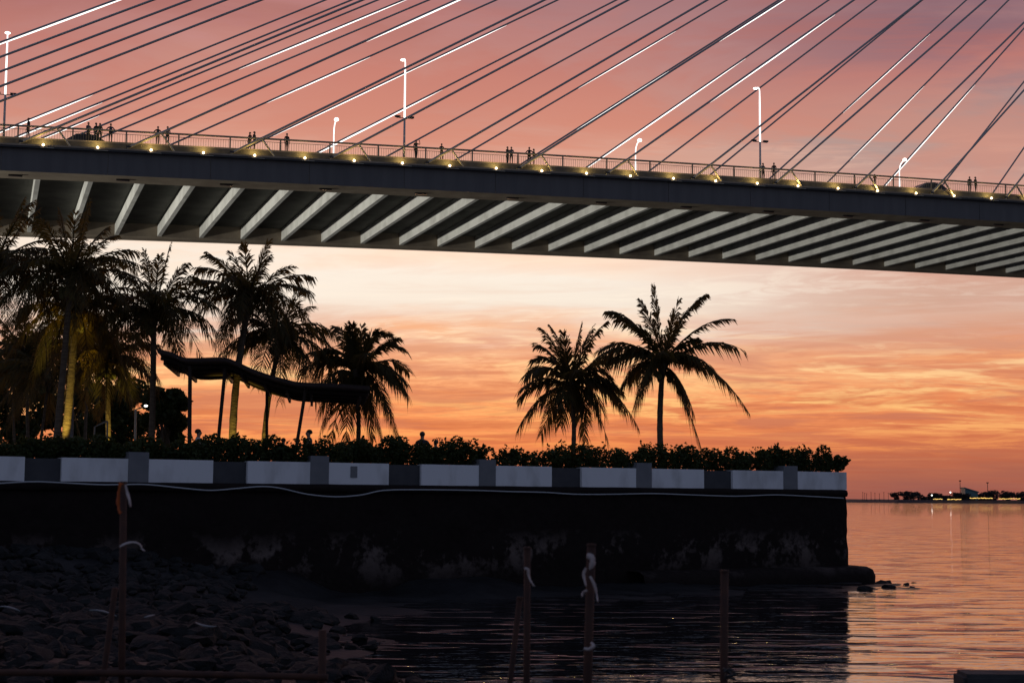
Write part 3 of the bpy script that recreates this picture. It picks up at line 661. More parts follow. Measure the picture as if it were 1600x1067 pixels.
ppl = [(43, 1.0, 1.80, 'stand', fc - 1.2, 0, 6, 'person standing alone by the railing near the left street lamp'),
       (137, 1.0, 1.70, 'rail', fc + .5, 2, 0, 'person in grey leaning on the railing, leftmost of the left group'),
       (149, 1.2, 1.74, 'phone', fc + 2.4, 0, 1, 'person facing away in the middle of the left group by the car'),
       (155, 1.0, 1.68, 'stand', fc - .4, 4, 0, 'person in olive standing close at the right of the left group'),
       (172, 1.0, 1.70, 'hip', fc + .1, 1, 6, 'person with elbows out standing apart at the right of the left group'),
       (246, 1.0, 1.68, 'hip', fc + .2, 0, 6, 'left person of the pair by the second anchor frame, elbows out'),
       (261, 1.0, 1.72, 'rail', fc - .3, 2, 0, 'right person of the pair by the second anchor frame'),
       (390, 1.0, 1.62, 'stand', fc - 1.0, 3, 0, 'shorter person of the couple by the third anchor frame'),
       (397, 1.1, 1.72, 'stand', fc + .9, 0, 6, 'taller person of the couple by the third anchor frame'),
       (448, 1.0, 1.70, 'stand', fc + .2, 0, 0, 'lone person standing between the third anchor frame and a glowing lamp'),
       (650, 1.0, 1.78, 'wave', fc + .3, 4, 0, 'person with a raised arm just right of the middle tall lamp'),
       (690, 1.0, 1.58, 'rail', fc, 0, 6, 'lone person leaning on the railing left of an anchor frame at mid-bridge'),
       (793, 1.0, 1.66, 'rail', fc + .5, 4, 0, 'left one of the close couple right of mid-bridge'),
       (799, 1.0, 1.66, 'rail', fc - .5, 2, 6, 'right one of the close couple right of mid-bridge'),
       (827, 1.0, 1.74, 'hip', fc - .5, 0, 6, 'taller person of the pair next to the couple, right of mid-bridge'),
       (834, 1.0, 1.60, 'stand', fc + .8, 4, 0, 'shorter person of the pair next to the couple, right of mid-bridge'),
       (1192, 1.0, 1.62, 'rail', fc + .3, 2, 0, 'person at the foot of the right tall street lamp'),
       (1209, 1.0, 1.72, 'stand', fc - .6, 0, 6, 'dark person just right of the right tall street lamp'),
       (1366, 1.0, 1.25, 'rail', fc, 0, 0, 'small child at the railing left of the right-hand glowing lamp'),
       (1514, 1.0, 1.66, 'stand', fc - .3, 4, 0, 'left one of the pair near the right end of the bridge'),
       (1523, 1.0, 1.68, 'stand', fc + .4, 4, 6, 'right one of the pair near the right end of the bridge')]
pr = random.Random(5)
for px, t, h, pose, face, a, b, lb in ppl:
    s, _ = b_s(px, 235, t); person(bp(s, t, 2.9), face, h, pose, CLOTH[a], CLOTH[b], lb, 'people on the bridge walkway', pr)
def prom(px, py, Y, pose, face, a, b, lb, h=None):       # py: top of the head in the photo
    p = at(px, py, Y); hh = h or max(1.1, min(1.85, p.z - Z_FLOOR + .06))
    person(Vector((p.x, p.y, p.z - hh)) if False else Vector((p.x, p.y, Z_FLOOR - .06)), face, p.z - Z_FLOOR + .06, pose, CLOTH[a], CLOTH[b], lb, 'people on the promenade', pr)
prom(310, 670, 51, 'stand', -1.2, 5, 1, 'person in a white shirt under the canopy, head above the hedge')
prom(483, 671, 52, 'stand', 2.0, 2, 0, 'person standing behind the hedge right of the canopy post')
prom(660, 674, 54.5, 'rail', 0, 0, 6, 'person in dark clothes standing alone behind the middle hedge')
prom(681, 687, 56, 'stand', .6, 3, 0, 'shorter person just right of the one behind the middle hedge')
prom(443, 684, 53, 'stand', .2, 6, 0, 'person whose head shows over the hedge under the canopy end')
prom(562, 685, 55, 'stand', .2, 0, 0, 'person whose head shows over the hedge at the lone left palm')
prom(625, 686, 56, 'stand', 1.2, 6, 0, 'person whose head barely shows over the hedge right of that palm')

# ------------------------------------------------------------------ palms
def frond_geo(g, gl, P0, tip, arch, rnd, ln=.62, wid=.028, n=50):
    # rachis as a quadratic curve that rises, then droops to the tip
    mid = (P0 + tip) / 2 + Vector((0, 0, arch)); c = mid * 2 - (P0 + tip) / 2
    pt = lambda t: P0 * (1 - t) ** 2 + c * 2 * t * (1 - t) + tip * t * t
    g.tube([pt(t) for t in (0, .15, .3, .45, .6, .75, .9, 1)], [.045, .035, .028, .024, .02, .016, .011, .006], 5)
    plane = (tip - P0); hor = Vector((-plane.y, plane.x, 0))
    if hor.length < .05: hor = Vector((rnd.uniform(-1, 1), rnd.uniform(-1, 1), 0))
    hor.normalize(); tw = rnd.uniform(-.5, .5)
    droop0 = rnd.uniform(.5, 1.1); gaps = [(q, q + rnd.uniform(.03, .09)) for q in (rnd.uniform(.2, .95) for _ in range(rnd.randint(0, 2)))]
    for sg in (-1, 1):
        for i in range(n):
            t = .10 + .90 * (i + rnd.uniform(0, .6)) / n
            t = min(t, .995)
            if rnd.random() < .06 or any(a_ < t < b__ for a_, b__ in gaps): continue
            p = pt(t); d = (pt(min(t + .02, 1)) - pt(t - .02)).normalized()
            sdv = (Quaternion(d, tw * t) @ hor) * sg
            sdv = (sdv - d * sdv.dot(d)).normalized()
            L_ = ln * (math.sin(math.pi * min(.5, t * 1.3 + .12)) if t < .3 else 1.0) * (1.0 - .55 * max(0, (t - .6) / .4)) * rnd.uniform(.65, 1.15)
            fw = .45 + .75 * t
            dir0 = (sdv * (1 - .25 * t) + d * fw + Vector((0, 0, .10))).normalized()
            upr_ = max(0.0, d.z); dr = droop0 * rnd.uniform(.5, 1.7) * (1 - .4 * upr_)
            dir0 = (dir0 + d * .5 * upr_).normalized()
            a0 = p; a1 = p + dir0 * L_ * .5 + Vector((0, 0, -dr * L_ * .17)); a2 = p + dir0 * L_ * .86 + Vector((0, 0, -dr * L_ * .68))
            wv = d * wid * rnd.uniform(.8, 1.3)
            k = len(gl.v); gl.v += [a0 - wv * .6, a0 + wv * .6, a1 + wv, a1 - wv, a2]; gl.f += [(k, k + 1, k + 2, k + 3), (k + 3, k + 2, k + 4)]
def palm(name_label, base, top, tips, seed, r0=.17, r1=.11, ln=.62, coco=6, n=56, wid=.036):
    rnd = random.Random(seed); o = thing('coconut_palm', base, name_label, 'palm tree', 'coconut palms on the promenade')
    bend = Vector((rnd.uniform(-.15, .15), rnd.uniform(-.2, .2), 0)); pts, rd = [], []
    for i in range(15):
        t = i / 14; pts.append(base.lerp(top, t) + bend * math.sin(math.pi * t)); rd.append((r0 * (1 - t) + r1 * t) * (1.35 - .35 * min(1, t * 6)) * (1 + (.05 if i % 2 else -.02)))
    pts = smoothpts(pts, 3); rd2 = [np.interp(i / (len(pts) - 1), np.linspace(0, 1, 15), rd) for i in range(len(pts))]
    G().tube(pts, [float(x) * (1 + .035 * (i % 3 == 0)) for i, x in enumerate(rd2)], 12).build('trunk', m_trunk, o, True)
    g = G().ball(top + Vector((0, 0, .05)), (.17, .17, .4), 10, 6); g.build('crown_shaft', m_bark, o, True)
    for tip, arch in tips:
        g1, g2 = G(), G(); frond_geo(g1, g2, top + Vector((rnd.uniform(-.06, .06), rnd.uniform(-.06, .06), rnd.uniform(.0, .35))), tip, arch, rnd, ln, wid, n)
        g1.add(g2.v, g2.f); g1.build('frond', m_frond, o)
    for i in range(coco):
        a = rnd.uniform(0, 6.28); G().ball(top + Vector((math.cos(a) * .26, math.sin(a) * .26, -.15 - rnd.uniform(0, .25))), (.11, .11, .14), 8, 6).build('coconut', m_coco, o, True)
    return o
def rtips(top, n, Lm, rnd, lo=-.9, hi=1.45):
    out = []
    for i in range(n):
        a = i * 2.39996 + rnd.uniform(-.3, .3); e = hi + (lo - hi) * ((i + .5) / n) ** .8 + rnd.uniform(-.12, .12); l = Lm * rnd.uniform(.85, 1.1)
        ca = math.cos(a)
        tip = top + Vector((math.cos(a) * math.cos(e), math.sin(a) * math.cos(e), math.sin(e))) * l
        if e > .3: tip.z -= l * .15 * math.cos(e); arch = l * .16 * math.cos(e)
        else: arch = l * (.22 + .10 * max(0, -e) )
        out.append((tip, arch))
    return out
def ptips(top, Y, lst, rnd, extra=8, Lm=2.6):
    out = []
    for px, py, ar in lst:
        q = at(px, py, Y + rnd.uniform(-1.0, 1.0)); out.append((q, ar))
    return out + rtips(top, extra, Lm, rnd, -.5, 1.1)
def promz(px, py, Y): p = at(px, py, Y); p.z = Z_FLOOR - .06; return p
pr2 = random.Random(11)
# right tall palm
Y = 60; top = at(1035, 578, Y)
palm('tallest free-standing palm at the right, straight dark trunk', promz(1036, 700, Y), top, ptips(top, Y, [(1021, 448, .1), (1100, 462, .45), (1088, 475, .4), (1141, 498, .45), (1159, 546, .6), (1168, 641, .85), (1098, 708, .55), (1082, 640, .45), (953, 486, .5), (965, 497, .4), (985, 508, .35), (935, 548, .6), (930, 560, .55), (968, 612, .6), (1078, 560, .4), (1060, 470, .1), (1002, 470, .12), (1100, 575, .45), (990, 640, .5)], pr2, 8, 2.2), 21, .125, .095, .95)
Y = 62; top = at(893, 612, Y)
palm('shorter free-standing palm left of the tallest one, slightly leaning trunk', promz(889, 705, Y), top, ptips(top, Y, [(848, 515, .35), (862, 512, .3), (908, 508, .1), (925, 512, .2), (945, 505, .3), (838, 540, .45), (836, 560, .4), (820, 590, .6), (810, 668, .6), (845, 680, .45), (812, 620, .5), (915, 690, .35), (950, 690, .6), (975, 640, .6), (996, 665, .8), (960, 560, .5), (955, 590, .5), (880, 520, .1), (920, 660, .4), (875, 665, .4), (965, 610, .5), (945, 650, .55)], pr2, 8, 2.2), 22, .10, .075, .92)
Y = 58; top = at(556, 592, Y)
palm('lone palm just right of the canopy with drooping lower fronds', promz(553, 700, Y), top, ptips(top, Y, [(526, 510, .3), (550, 507, .15), (545, 512, .1), (605, 522, .35), (590, 518, .3), (632, 546, .5), (613, 588, .5), (638, 618, .7), (622, 682, .7), (598, 690, .5), (584, 690, .4), (575, 640, .4), (500, 556, .45), (497, 585, .55), (498, 645, .6), (500, 680, .6), (516, 688, .5), (540, 686, .35), (612, 650, .5), (628, 600, .5), (565, 510, .1)], pr2, 8, 2.2), 23, .09, .07, .90)
# left cluster
def lp(label, bx, by, tx, ty, Y, Lm, n, seed, r0=.17, r1=.12, lo=-.95, hi=1.45):
    r0 *= .6; r1 *= .6
    rnd = random.Random(seed); top = at(tx, ty, Y); return palm(label, promz(bx, by, Y), top, rtips(top, n, Lm, rnd, lo, hi), seed, r0, r1, .80, 7, 46, .028), top
lp('palm with a yellow-lit trunk standing behind the canopy roof', 364, 690, 388, 478, 55, 2.6, 34, 31, .24, .17)
lp('palm with a yellow-lit trunk just right of the canopy middle, lower crown', 411, 690, 436, 540, 57, 2.3, 30, 32, .17, .13)
lp('dark palm left of the canopy with upright fronds', 236, 692, 240, 500, 53, 2.5, 30, 33, .19, .15)
lp('tallest palm of the left cluster, crown crossing the bridge underside', 84, 692, 110, 446, 51, 2.8, 36, 34, .2, .15)
lp('palm with the brightest yellow-lit thick trunk at the left', 97, 690, 118, 500, 54, 2.6, 32, 35, .25, .19)
lp('short palm with a thin yellow-lit trunk between the left palms', 172, 694, 168, 575, 56, 2.2, 28, 36, .17, .14)
lp('palm at the left edge with its crown half out of frame', -14, 690, -8, 430, 52, 2.8, 32, 37, .19, .14)
lp('thin dark palm in the back row at the left edge', 46, 690, 40, 560, 66, 2.6, 26, 38, .13, .10)
lp('thin leaning palm in the back row behind the lit thick trunk', 31, 690, 22, 590, 70, 2.6, 24, 39, .12, .09)
lp('back row palm with a pale thin trunk left of the tallest palm', 55, 690, 75, 600, 64, 2.4, 22, 40, .10, .09)
lp('back row palm in the gap right of the brightest trunk', 135, 690, 140, 545, 68, 2.6, 26, 41, .13, .10)
# warm uplights at the foot of four palms
def uplight(px, Y, tx, ty, pw, label):
    p = at(px, 690, Y); p.z = Z_FLOOR - .06
    o = thing('ground_uplight', p, label, 'uplight', 'warm uplights under the palms')
    G().tube([p, p + Vector((0, 0, .12))], .07, 8).build('housing', m_black, o); G().tube([p + Vector((0, 0, .125)), p + Vector((0, 0, .15))], .055, 8).build('lens', m_bulb, o)
    lamp('SPOT', p + Vector((0, 0, .3)), pw, (1.0, .74, .12), o, .06, at(tx, ty, Y + .9), 40, .7)
uplight(91, 53.2, 104, 560, 1300, 'warm uplight at the foot of the brightest thick palm trunk')
uplight(175, 55.3, 172, 630, 500, 'warm uplight at the foot of the short palm between the left palms')
uplight(357, 54.3, 376, 570, 480, 'warm uplight at the foot of the palm behind the canopy roof')
uplight(405, 56.3, 412, 590, 330, 'warm uplight at the foot of the palm right of the canopy middle')

# ------------------------------------------------------------------ hedges, shrubs, trees
def leaves(g, blobs, n, size, rnd, flat=.0):
    tot = sum(b[3] * b[4] * b[5] for b in blobs)
    for (x, y, z, rx, ry, rz) in blobs:
        for _ in range(int(n * rx * ry * rz / tot) + 1):
            while True:
                q = Vector((rnd.uniform(-1, 1), rnd.uniform(-1, 1), rnd.uniform(-1, 1)))
                if q.length < 1: break
            q = q * (q.length ** -.45 if q.length > .05 else 1); q = q if q.length < 1.08 else q.normalized()
            c = Vector((x + q.x * rx, y + q.y * ry, z + q.z * rz)); a = Vector((rnd.gauss(0, 1), rnd.gauss(0, 1), rnd.gauss(0, .7))).normalized(); b_ = a.orthogonal(); b_.rotate(Quaternion(a, rnd.uniform(0, 6.28)))
            s_ = size * rnd.uniform(.6, 1.4); k = len(g.v)
            g.v += [c - a * s_, c + b_ * s_ * .42, c + a * s_, c - b_ * s_ * .42]; g.f.append((k, k + 1, k + 2, k + 3))
hname = ['leftmost hedge clump, cut off by the frame edge', 'hedge clump in the second white planter under the lit palm trunks', 'hedge clump in the third white planter under the dark palm', 'hedge clump in the fourth white planter under the canopy', 'rounded hedge clump in the white planter below the lone palm', 'hedge clump in the white planter under the person in dark clothes', 'sparse low hedge clump in the seventh white planter', 'hedge clump in the white planter right of the shorter free-standing palm', 'hedge clump in the white planter below the tallest free-standing palm', 'low even hedge clump in the second white planter from the corner', 'hedge clump in the last white planter at the wall corner']
hspan = [(-60, 66, 692), (66, 216, 688), (216, 352, 690), (352, 488, 690), (516, 634, 692), (634, 756, 694), (776, 846, 708), (846, 992, 702), (992, 1110, 702), (1110, 1222, 708), (1222, 1312, 706)]
hr = random.Random(17)
for i, (a, b, ty) in enumerate(hspan):
    u0, u1 = wall_u(a), wall_u(b); blobs = []; n_ = max(3, int((u1 - u0) / .42)); base = wp((u0 + u1) / 2, .5, Z_PL - .1)
    for j in range(n_ * 2):
        u = u0 + (u1 - u0) * (j + .5) / (n_ * 2) + hr.uniform(-.1, .1); dq = hr.uniform(.35, .85); p = wp(u, dq, 0)
        zt = at(0, ty + hr.uniform(-5, 7), p.y).z; px0 = a + (b - a) * (j + .5) / (n_ * 2); zt = at(px0, ty + hr.uniform(-9, 9) + 4 * math.sin(j * 1.3 + i), p.y).z
        zc = (zt + Z_PL - .05) / 2; rz = (zt - Z_PL + .1) / 2; blobs.append((p.x, p.y, zc, .34, .34, rz))
    o = thing('hedge', base, hname[i], 'hedge', 'hedge clumps in the planters')
    g = G(); leaves(g, blobs, 5200 if i != 6 else 1100, .058, hr)
    # straggling shoots
    for j in range(9):
        u = hr.uniform(u0 + .1, u1 - .1); p = wp(u, hr.uniform(.3, .8), 0); px0 = proj(Vector((p.x, p.y, 4)))[0]; z1 = at(px0, ty - hr.uniform(2, 12), p.y).z
        for q in range(10): leaves(g, [(p.x + hr.gauss(0, .06), p.y, Z_PL + .2 + (z1 - Z_PL - .2) * q / 9, .05, .05, .05)], 2, .06, hr)
    g.build('foliage', m_leaf, o)
    g = G()
    for j in range(n_): p = wp(u0 + (u1 - u0) * (j + .5) / n_, .52, Z_PL - .1); g.tube([p, p + Vector((hr.uniform(-.15, .15), 0, .35))], [.018, .008], 5)
    g.build('stems', m_bark, o)
def shrub(px, ty, wpx, label, n=260, depth=.45, cz=None, size=.07, spread=1.0):
    p = wp(wall_u(px), depth, Z_PL - .1); top = at(px, ty, p.y).z; rw = wpx / F * p.y / 2; o = thing('shrub', p, label, 'shrub', 'straggly shrubs on the parapet'); g, gs = G(), G()
    for i in range(11):
        tip = Vector((p.x + hr.uniform(-1, 1) * rw, p.y + hr.uniform(-.2, .2), p.z + (top - p.z) * hr.uniform(.55, 1.0)))
        gs.tube([p, p.lerp(tip, .5) + Vector((0, 0, .08)), tip], [.012, .008, .004], 4)
        for q in range(7): c = p.lerp(tip, .45 + .55 * q / 6); leaves(g, [(c.x, c.y, c.z, .07, .07, .07)], max(1, n // 77), size, hr)
    g.build('foliage', m_leaf, o); gs.build('stems', m_bark, o)
shrub(500, 682, 38, 'straggly open shrub on the grey pillar right of the canopy'); shrub(757, 686, 34, 'straggly open shrub above the pillar at the middle of the parapet'); shrub(808, 702, 46, 'thin low shrub poking up left of the shorter free-standing palm', 180)
shrub(1232, 694, 32, 'twiggy shrub with a few red leaf tips near the wall corner', 120); shrub(1318, 712, 46, 'shrub spilling over the outer corner of the last planter', 620, .35, size=.08)
def tree(px, py, Y, wpx, hpx, label, seed, n=5200):
    rnd = random.Random(seed); b = promz(px, 690, Y); c = at(px, py, Y); k = Y / F; o = thing('broadleaf_tree', b, label, 'tree', 'dark trees behind the palms'); g = G(); bl = []
    for i in range(16):
        a = rnd.uniform(0, 6.28); r = rnd.uniform(.2, .95); bl.append((c.x + math.cos(a) * r * wpx * k * .42, c.y + math.sin(a) * r * wpx * k * .35, c.z + rnd.uniform(-.45, .45) * hpx * k, wpx * k * .19, wpx * k * .19, wpx * k * .15))
    leaves(g, bl, n, .13, rnd); g.build('crown', m_leaf, o)
    g = G().tube([b, b.lerp(c, .6) + Vector((.1, 0, 0)), c], [.16, .12, .06], 8)
    for q in bl[:7]: g.tube([b.lerp(c, .55), Vector(q[:3])], [.06, .02], 5)
    g.build('trunk', m_bark, o)
tree(258, 655, 60, 80, 84, 'dark bushy tree left of the canopy post', 51); tree(20, 620, 76, 150, 170, 'dark dense tree filling the back at the left edge', 52, 7000); tree(190, 655, 74, 130, 100, 'dark bushy tree in the back between the lit trunks', 53); tree(105, 640, 80, 110, 130, 'dark tree in the back behind the brightest trunk', 54)

# ------------------------------------------------------------------ canopy, posts and lamps on the promenade
CYN, CDP = 50.5, 6.5
topl = [(246, 545), (268, 550), (292, 559), (345, 558), (366, 563), (392, 575), (420, 585), (446, 592), (470, 597), (520, 599), (578, 603)]
cpy = thing('shade_canopy', promz(345, 690, CYN + 2), 'wavy brown shade canopy on slanted posts among the palms', 'canopy')
npt = smoothpts([at(a, b, CYN) for a, b in topl], 3); g = G(); v, f = [], []
for p in npt:
    for q, zz_ in ((0, 0), (CDP, 0), (CDP, -.12), (0, -.12)): v.append(p + Vector((q * -.12, q, zz_)))
for i in range(len(npt) - 1):
    for j in range(4): f.append((i * 4 + j, i * 4 + (j + 1) % 4, i * 4 + 4 + (j + 1) % 4, i * 4 + 4 + j))
f += [(0, 1, 2, 3), tuple(4 * (len(npt) - 1) + j for j in (3, 2, 1, 0))]
G().add(v, f).build('roof_sheet', m_roof, cpy)
for q in (1.2, 2.8, 4.4, CDP - .4): G().tube([p + Vector((q * -.12, q, -.195)) for p in npt], .07, 6).build('purlin', m_timber, cpy)
for i in range(1, len(npt), 4): p = npt[i]; G().box(p + Vector((CDP * -.06, CDP / 2 + .3, -.34)), (.08, CDP - 1.2, .14), (1, .12, 0)).build('rafter', m_timber, cpy)
for (a, b, c, d, yy, r) in ((297, 572, 297, 700, CYN + .3, .065), (352, 575, 336, 700, CYN + .6, .06), (478, 606, 455, 700, CYN + .5, .055), (417, 592, 418, 700, CYN + 3.6, .05)):
    G().tube([at(a, b, yy), promz(c, d, yy)], r, 8).build('post', m_timber, cpy)
pole = thing('utility_pole', promz(111, 690, 56), 'grey utility pole beside the brightest lit palm trunk', 'pole'); p = pole.location.copy()
G().tube([p, at(112, 598, 56)], [.11, .09], 10).build('shaft', m_pillar, pole); G().tube([at(112, 597.6, 56), at(112, 595, 56)], [.13, .05], 10).build('cap', m_panel, pole)
pl = thing('park_lamp', promz(212, 690, 55), 'thin park lamp with a small bright head left of the canopy', 'lamp'); p = pl.location.copy()
G().tube([p, at(212, 640, 55), at(226, 635, 55)], [.05, .045, .03], 8).build('post', m_steel, pl); G().ball(at(228, 634, 55), (.07, .07, .04), 8, 6).build('lamp_head', m_whitelamp, pl)
hr_ = thing('bent_handrail', promz(148, 690, 53), 'small grey bent handrail left of the short lit palm', 'handrail'); p = hr_.location.copy()
G().tube([p, at(148, 667, 53), at(160, 661, 53), at(168, 658, 53)], .03, 6).build('rail_tube', m_rail, hr_); G().tube([at(168, 658, 53), promz(168, 690, 53)], .03, 6).build('rail_leg', m_rail, hr_)

# ------------------------------------------------------------------ far shore
FY = 1500.0; kf = FY / F
def fa(px, py, dy=0): return at(px, py, FY + dy)
z0 = 0.0
v, f = [], []
xs = [1300 + 6 * i for i in range(56)] + [1700, 1900, 2400]
for i, x in enumerate(xs):
    ht_ = 1.0 + (1.6 if x > 1395 else 0.2) + .4 * mnoise.noise(Vector((x * .05, 0, 0))); X = fa(x, 783).x
    v += [(X, FY - 30, -.3), (X, FY - 22, ht_), (X, FY + 260, ht_ + .4)]
for i in range(len(xs) - 1):
    for j in range(2): f.append((i * 3 + j, i * 3 + 3 + j, i * 3 + 4 + j, i * 3 + 1 + j))
tag(G().add(v, f).build('far_shore_land', m_far), kind='structure')
fr = random.Random(9)
ftop = [(1403, 768), (1413, 767), (1424, 766), (1436, 767), (1452, 769), (1462, 769), (1474, 773), (1484, 769), (1493, 768), (1503, 770), (1513, 771), (1526, 769), (1536, 768), (1545, 766), (1556, 765), (1567, 766), (1578, 769), (1590, 768), (1602, 767), (1615, 766)]
fl_ = ['first', 'second', 'third', 'fourth', 'fifth', 'sixth', 'seventh', 'eighth', 'ninth', 'tenth', 'eleventh', 'twelfth', 'thirteenth', 'fourteenth', 'fifteenth', 'sixteenth', 'seventeenth', 'eighteenth', 'nineteenth', 'last']
for i, (x, y) in enumerate(ftop):
    t = fa(x, y, fr.uniform(-5, 30)); b = Vector((t.x, t.y, 2.0)); o = thing('far_tree', b, '%s dark tree from the left on the far shore' % fl_[i], 'tree', 'trees on the far shore'); g = G(); H = t.z - 2
    bl = []
    for q in range(9): bl.append((t.x + fr.uniform(-5.0, 5.0), t.y + fr.uniform(-3, 3), 2 + H * fr.uniform(.12, .82), 2.8, 2.6, H * .17))
    leaves(g, bl, 520, .9, fr); g.build('crown', m_farleaf, o); G().tube([b, b + Vector((0, 0, H * .7))], [.5, .25], 6).build('trunk', m_far, o)
for i, x in enumerate((1348, 1351, 1354, 1361, 1367, 1374, 1381, 1388)):
    t = fa(x, 769 + (i % 3)); o = thing('harbour_pole', Vector((t.x, t.y, 1.0)), '%s slim pole from the left standing on the low spit across the water' % fl_[i], 'pole', 'slim poles on the spit')
    G().tube([o.location.copy(), t], [.22, .16], 5).build('shaft', m_far, o); G().box(t, (1.1, .4, .3)).build('head', m_far, o)
for x, y, lb in ((1500, 751, 'taller light mast on the far shore left of the teal roof'), (1543, 754, 'light mast on the far shore right of the teal roof')):
    t = fa(x, y); o = thing('light_mast', Vector((t.x, t.y, 2.0)), lb, 'mast'); G().tube([o.location.copy(), t], [.4, .25], 6).build('shaft', m_far, o); G().box(t, (2.0, 1.0, .9)).build('lamp_rack', m_far, o)
bo = fa(1516, 782, 20); hut = thing('shore_hall', Vector((bo.x, bo.y, 2.2)), 'hall with a slanting teal roof among the far trees', 'building')
a, b, c, d = fa(1508, 761, 20), fa(1528, 768, 20), fa(1528, 783, 20), fa(1508, 783, 20)
G().hexa([d, c, c + Vector((0, 14, 0)), d + Vector((0, 14, 0)), a + Vector((0, 0, -1)), b + Vector((0, 0, -1)), b + Vector((0, 14, -1)), a + Vector((0, 14, -1))]).build('wall', m_teal, hut)
G().hexa([a + Vector((-1, -1, -.9)), b + Vector((1, -1, -.9)), b + Vector((1, 15, -.9)), a + Vector((-1, 15, -.9)), a + Vector((-1, -1, 0)), b + Vector((1, -1, 0)), b + Vector((1, 15, 0)), a + Vector((-1, 15, 0))]).build('roof', m_teal, hut)
for x0, x1, y, lb in ((1459, 1472, 779.5, 'leftmost short row of yellow lights along the far shore'), (1481, 1503, 780, 'second row of yellow lights along the far shore'), (1516, 1552, 778, 'longest row of yellow lights along the far shore'), (1561, 1594, 779, 'rightmost row of yellow lights along the far shore')):
    o = thing('light_string', fa((x0 + x1) / 2, y + 1, -24), lb, 'lights', 'rows of yellow lights on the far shore'); x = x0
    G().tube([fa(x0, y, -23.5), fa(x1, y, -23.5)], .12, 5).build('cable', m_far, o)
    while x < x1: G().ball(fa(x, y + fr.uniform(-.4, .4), -24), (.75, .4, .26), 6, 4).build('bulb', m_ylamp, o); x += fr.uniform(1.2, 2.6)
for x, y, lb in ((1456, 773.5, 'bright white lamp among the far trees at the left'), (1485, 769, 'bright warm lamp among the far trees left of the tall mast')):
    t = fa(x, y, -26); o = thing('shore_lamp', Vector((t.x, t.y, 1.5)), lb, 'lamp'); G().tube([o.location.copy(), t], .15, 5).build('post', m_far, o); G().ball(t, .7, 8, 6).build('lamp_head', m_whitelamp, o)

# ------------------------------------------------------------------ foreground stakes and rags
GZ0 = 1.25
def gnd(px, Y): p = at(px, 1000, Y); return Vector((p.x, p.y, float(terr(p.x, p.y)) - .15))
bar = thing('pipe_barrier', gnd(192, 10.5), 'rusty pipe barrier with one long upright in the left foreground', 'barrier')
def upr(root, px0, py0, px1, py1, Y, r, nm='upright'):
    a, b = at(px0, py0, Y), at(px1, py1, Y); d = (b - a); d = d / abs(d.z); g0 = float(terr(b.x, b.y)) - .15
    G().tube([a, b + d * max(0, b.z - g0)], r, 10).build(nm, m_rust, root, True)
upr(bar, 193, 752, 190, 1067, 10.5, .023); upr(bar, 180, 918, 160, 1067, 10.62, .02, 'brace'); upr(bar, 504, 984, 503, 1067, 10.5, .026)
G().tube([at(-80, 1050, 10.44), at(190, 1051, 10.44), at(400, 1055, 10.44), at(512, 1058, 10.44)], .022, 10).build('cross_pipe', m_rust, bar, True)
def stake(px0, py0, px1, py1, Y, r, label):
    o = thing('stake', gnd(px1, Y), label, 'stake', 'rusty stakes in the foreground'); a, b = at(px0, py0, Y), at(px1, py1, Y); d = b - a; d = d / abs(d.z); g0 = float(terr(b.x, b.y)) - .2
    e = b + d * max(0, b.z - g0); G().tube([a, e], r, 10).build('shaft', m_rust, o, True); G().tube([a, a - d * .012], [r * 1.18, r * 1.05], 10).build('end_cap', m_rust, o)
stake(824, 857, 823, 1067, 10.5, .022, 'upright rusty stake with a single small rag knotted near its top')
stake(812, 935, 797, 1067, 10.7, .019, 'short leaning rusty stake touching the upright one beside it')
stake(924, 852, 918, 1067, 10.2, .028, 'thickest rusty stake, wrapped in white rags')
stake(1132, 893, 1131, 1067, 10.3, .026, 'bare rusty stake, furthest right in the foreground')
def rag(name, px, Y, label, m, cat='rag', pts=None, w=.04, seed=0, thick=.004):
    # a strip of cloth following points in the photo, twisting as it hangs
    rnd = random.Random(seed); P = smoothpts([at(a, b, Y + rnd.uniform(-.02, .02)) for a, b in pts], 4); v, f = [], []; n = len(P)
    for i, p in enumerate(P):
        d = (P[min(i + 1, n - 1)] - P[max(i - 1, 0)]).normalized(); a = rnd.uniform(-.25, .25) + i * .12; sd2 = d.cross(Vector((0, 1, 0))).normalized(); nn = sd2.cross(d)
        sv = (sd2 * math.cos(a) + nn * math.sin(a)) * w * (.5 + .5 * math.sin(math.pi * (.15 + .7 * i / (n - 1)))) * rnd.uniform(.85, 1.15)
        nv = (nn * math.cos(a) - sd2 * math.sin(a)) * thick
        v += [p - sv - nv, p + sv - nv, p + sv + nv, p - sv + nv]
    for i in range(n - 1):
        for j in range(4): f.append((i * 4 + j, i * 4 + (j + 1) % 4, i * 4 + 4 + (j + 1) % 4, i * 4 + 4 + j))
    f += [(3, 2, 1, 0), tuple(4 * (n - 1) + j for j in range(4))]
    o = G().add(v, f).build(name, m, smooth=True); tag(o, label, cat); return o
rag('orange_flag', 192, 10.5, 'orange cloth strip wound round the top of the tall left pipe', m_orange, 'flag', [(190, 754), (188, 775), (189, 795), (191, 803)], .022, 1, .012)
rag('rag', 192, 10.4, 'pale ribbon hanging beside the orange cloth on the tall left pipe', m_cloth, 'rag', [(196, 757), (199, 770), (202, 780), (204, 792)], .009, 2)
rag('rag', 192, 10.4, 'pale ribbon tied halfway up the tall left pipe, blown to the right', m_cloth, 'rag', [(187, 854), (197, 849), (210, 847), (219, 851), (222, 858), (226, 860)], .008, 3)
rag('rag', 822, 10.4, 'small white rag knotted on the upright stake at the middle', m_cloth, 'rag', [(819, 888), (825, 889), (826, 898), (829, 907), (835, 916)], .010, 4, .004)
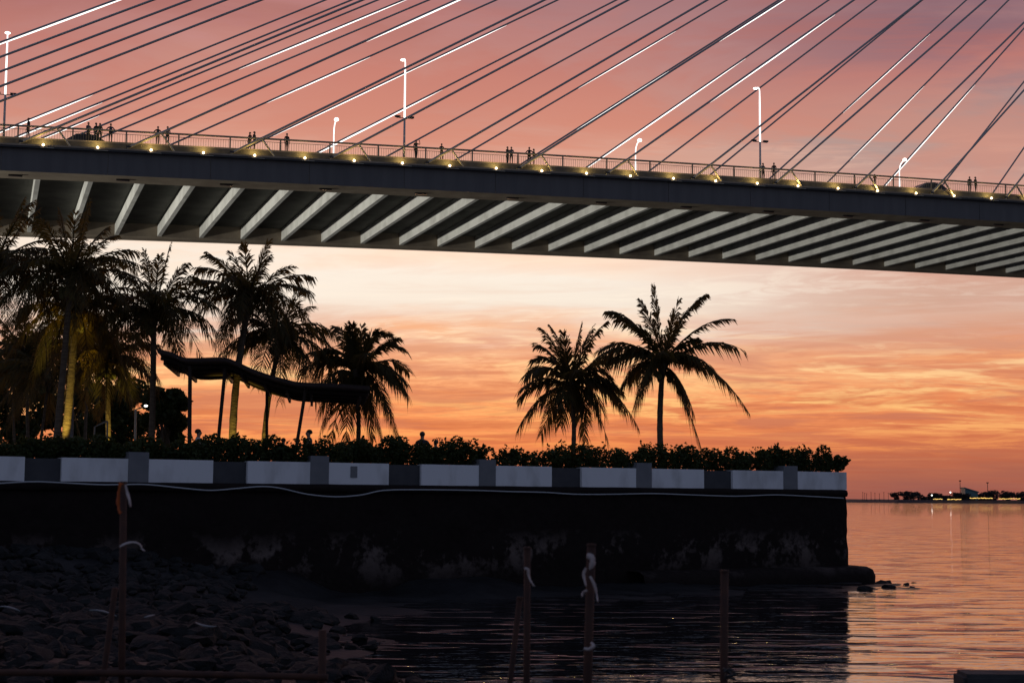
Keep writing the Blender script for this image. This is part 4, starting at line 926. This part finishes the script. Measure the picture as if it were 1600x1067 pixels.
rag('rag', 920, 10.05, 'white rag bunched round the top of the thickest stake', m_cloth, 'rag', [(917, 868), (924, 870), (926, 879), (922, 888), (928, 880)], .020, 5, .008)
rag('rag', 920, 10.1, 'pale ribbon hanging at the left side of the thickest stake', m_cloth, 'rag', [(916, 887), (912, 896), (914, 908), (916, 916)], .010, 6, .003)
rag('rag', 920, 10.1, 'long pale ribbon hanging at the right side of the thickest stake', m_cloth, 'rag', [(922, 900), (928, 912), (932, 926), (934, 940)], .010, 7, .003)
rag('rag', 920, 10.1, 'small pale scrap sticking out left of the thickest stake', m_cloth, 'rag', [(917, 922), (911, 926), (909, 931)], .009, 8, .003)
rag('rag', 920, 10.1, 'grey rag tied low round the thickest stake', m_cloth, 'rag', [(912, 1012), (920, 1014), (927, 1009), (924, 1004)], .010, 9, .008)
kn = thing('wire_bundle', at(1142, 1052, 10.2), 'dark tangled wire tied at the foot of the right stake', 'wire')
for i in range(5):
    q = [at(1132 + 16 * t + 3 * math.sin(i * 2 + t * 9), 1048 + 9 * math.sin(t * 3.1 + i) * (1 if i % 2 else -.6) + 8 * t, 10.2 - .03 * i) for t in (0, .2, .4, .6, .8, 1)]
    G().tube(smoothpts(q, 3), .009, 5).build('wire', m_black, kn)
blk = thing('concrete_block', Vector((5.0, 13.2, 1.0)), 'dark concrete block edge at the lower right corner', 'block')
bb = at(1508, 1054, 13.0)
bm = bmesh.new(); bmesh.ops.create_cube(bm, size=1.0)
for vv in bm.verts: vv.co = Vector((bb.x + .8 + vv.co.x * 1.6, 13.2 + vv.co.y * .35, bb.z - .3 + vv.co.z * .6))
bmesh.ops.bevel(bm, geom=bm.edges[:], offset=.03, segments=2, affect='EDGES')
for vv in bm.verts: vv.co += Vector((0, 0, .012 * mnoise.noise(vv.co * 5)))
me = bpy.data.meshes.new('block_body')
for vv in bm.verts: vv.co -= blk.location
bm.to_mesh(me); bm.free(); me.materials.append(mat('block_concrete', (.025, .025, .026), .8, c2=(.05, .05, .05), scale=6, bump=.3)); bo_ = bpy.data.objects.new('block_body', me); C.objects.link(bo_); bo_.parent = blk
G().tube([Vector((bb.x + .8, 13.2, bb.z - .02)), Vector((bb.x + .8, 13.2, bb.z + .03))], .015, 8).build('iron_pin', m_rust, blk)
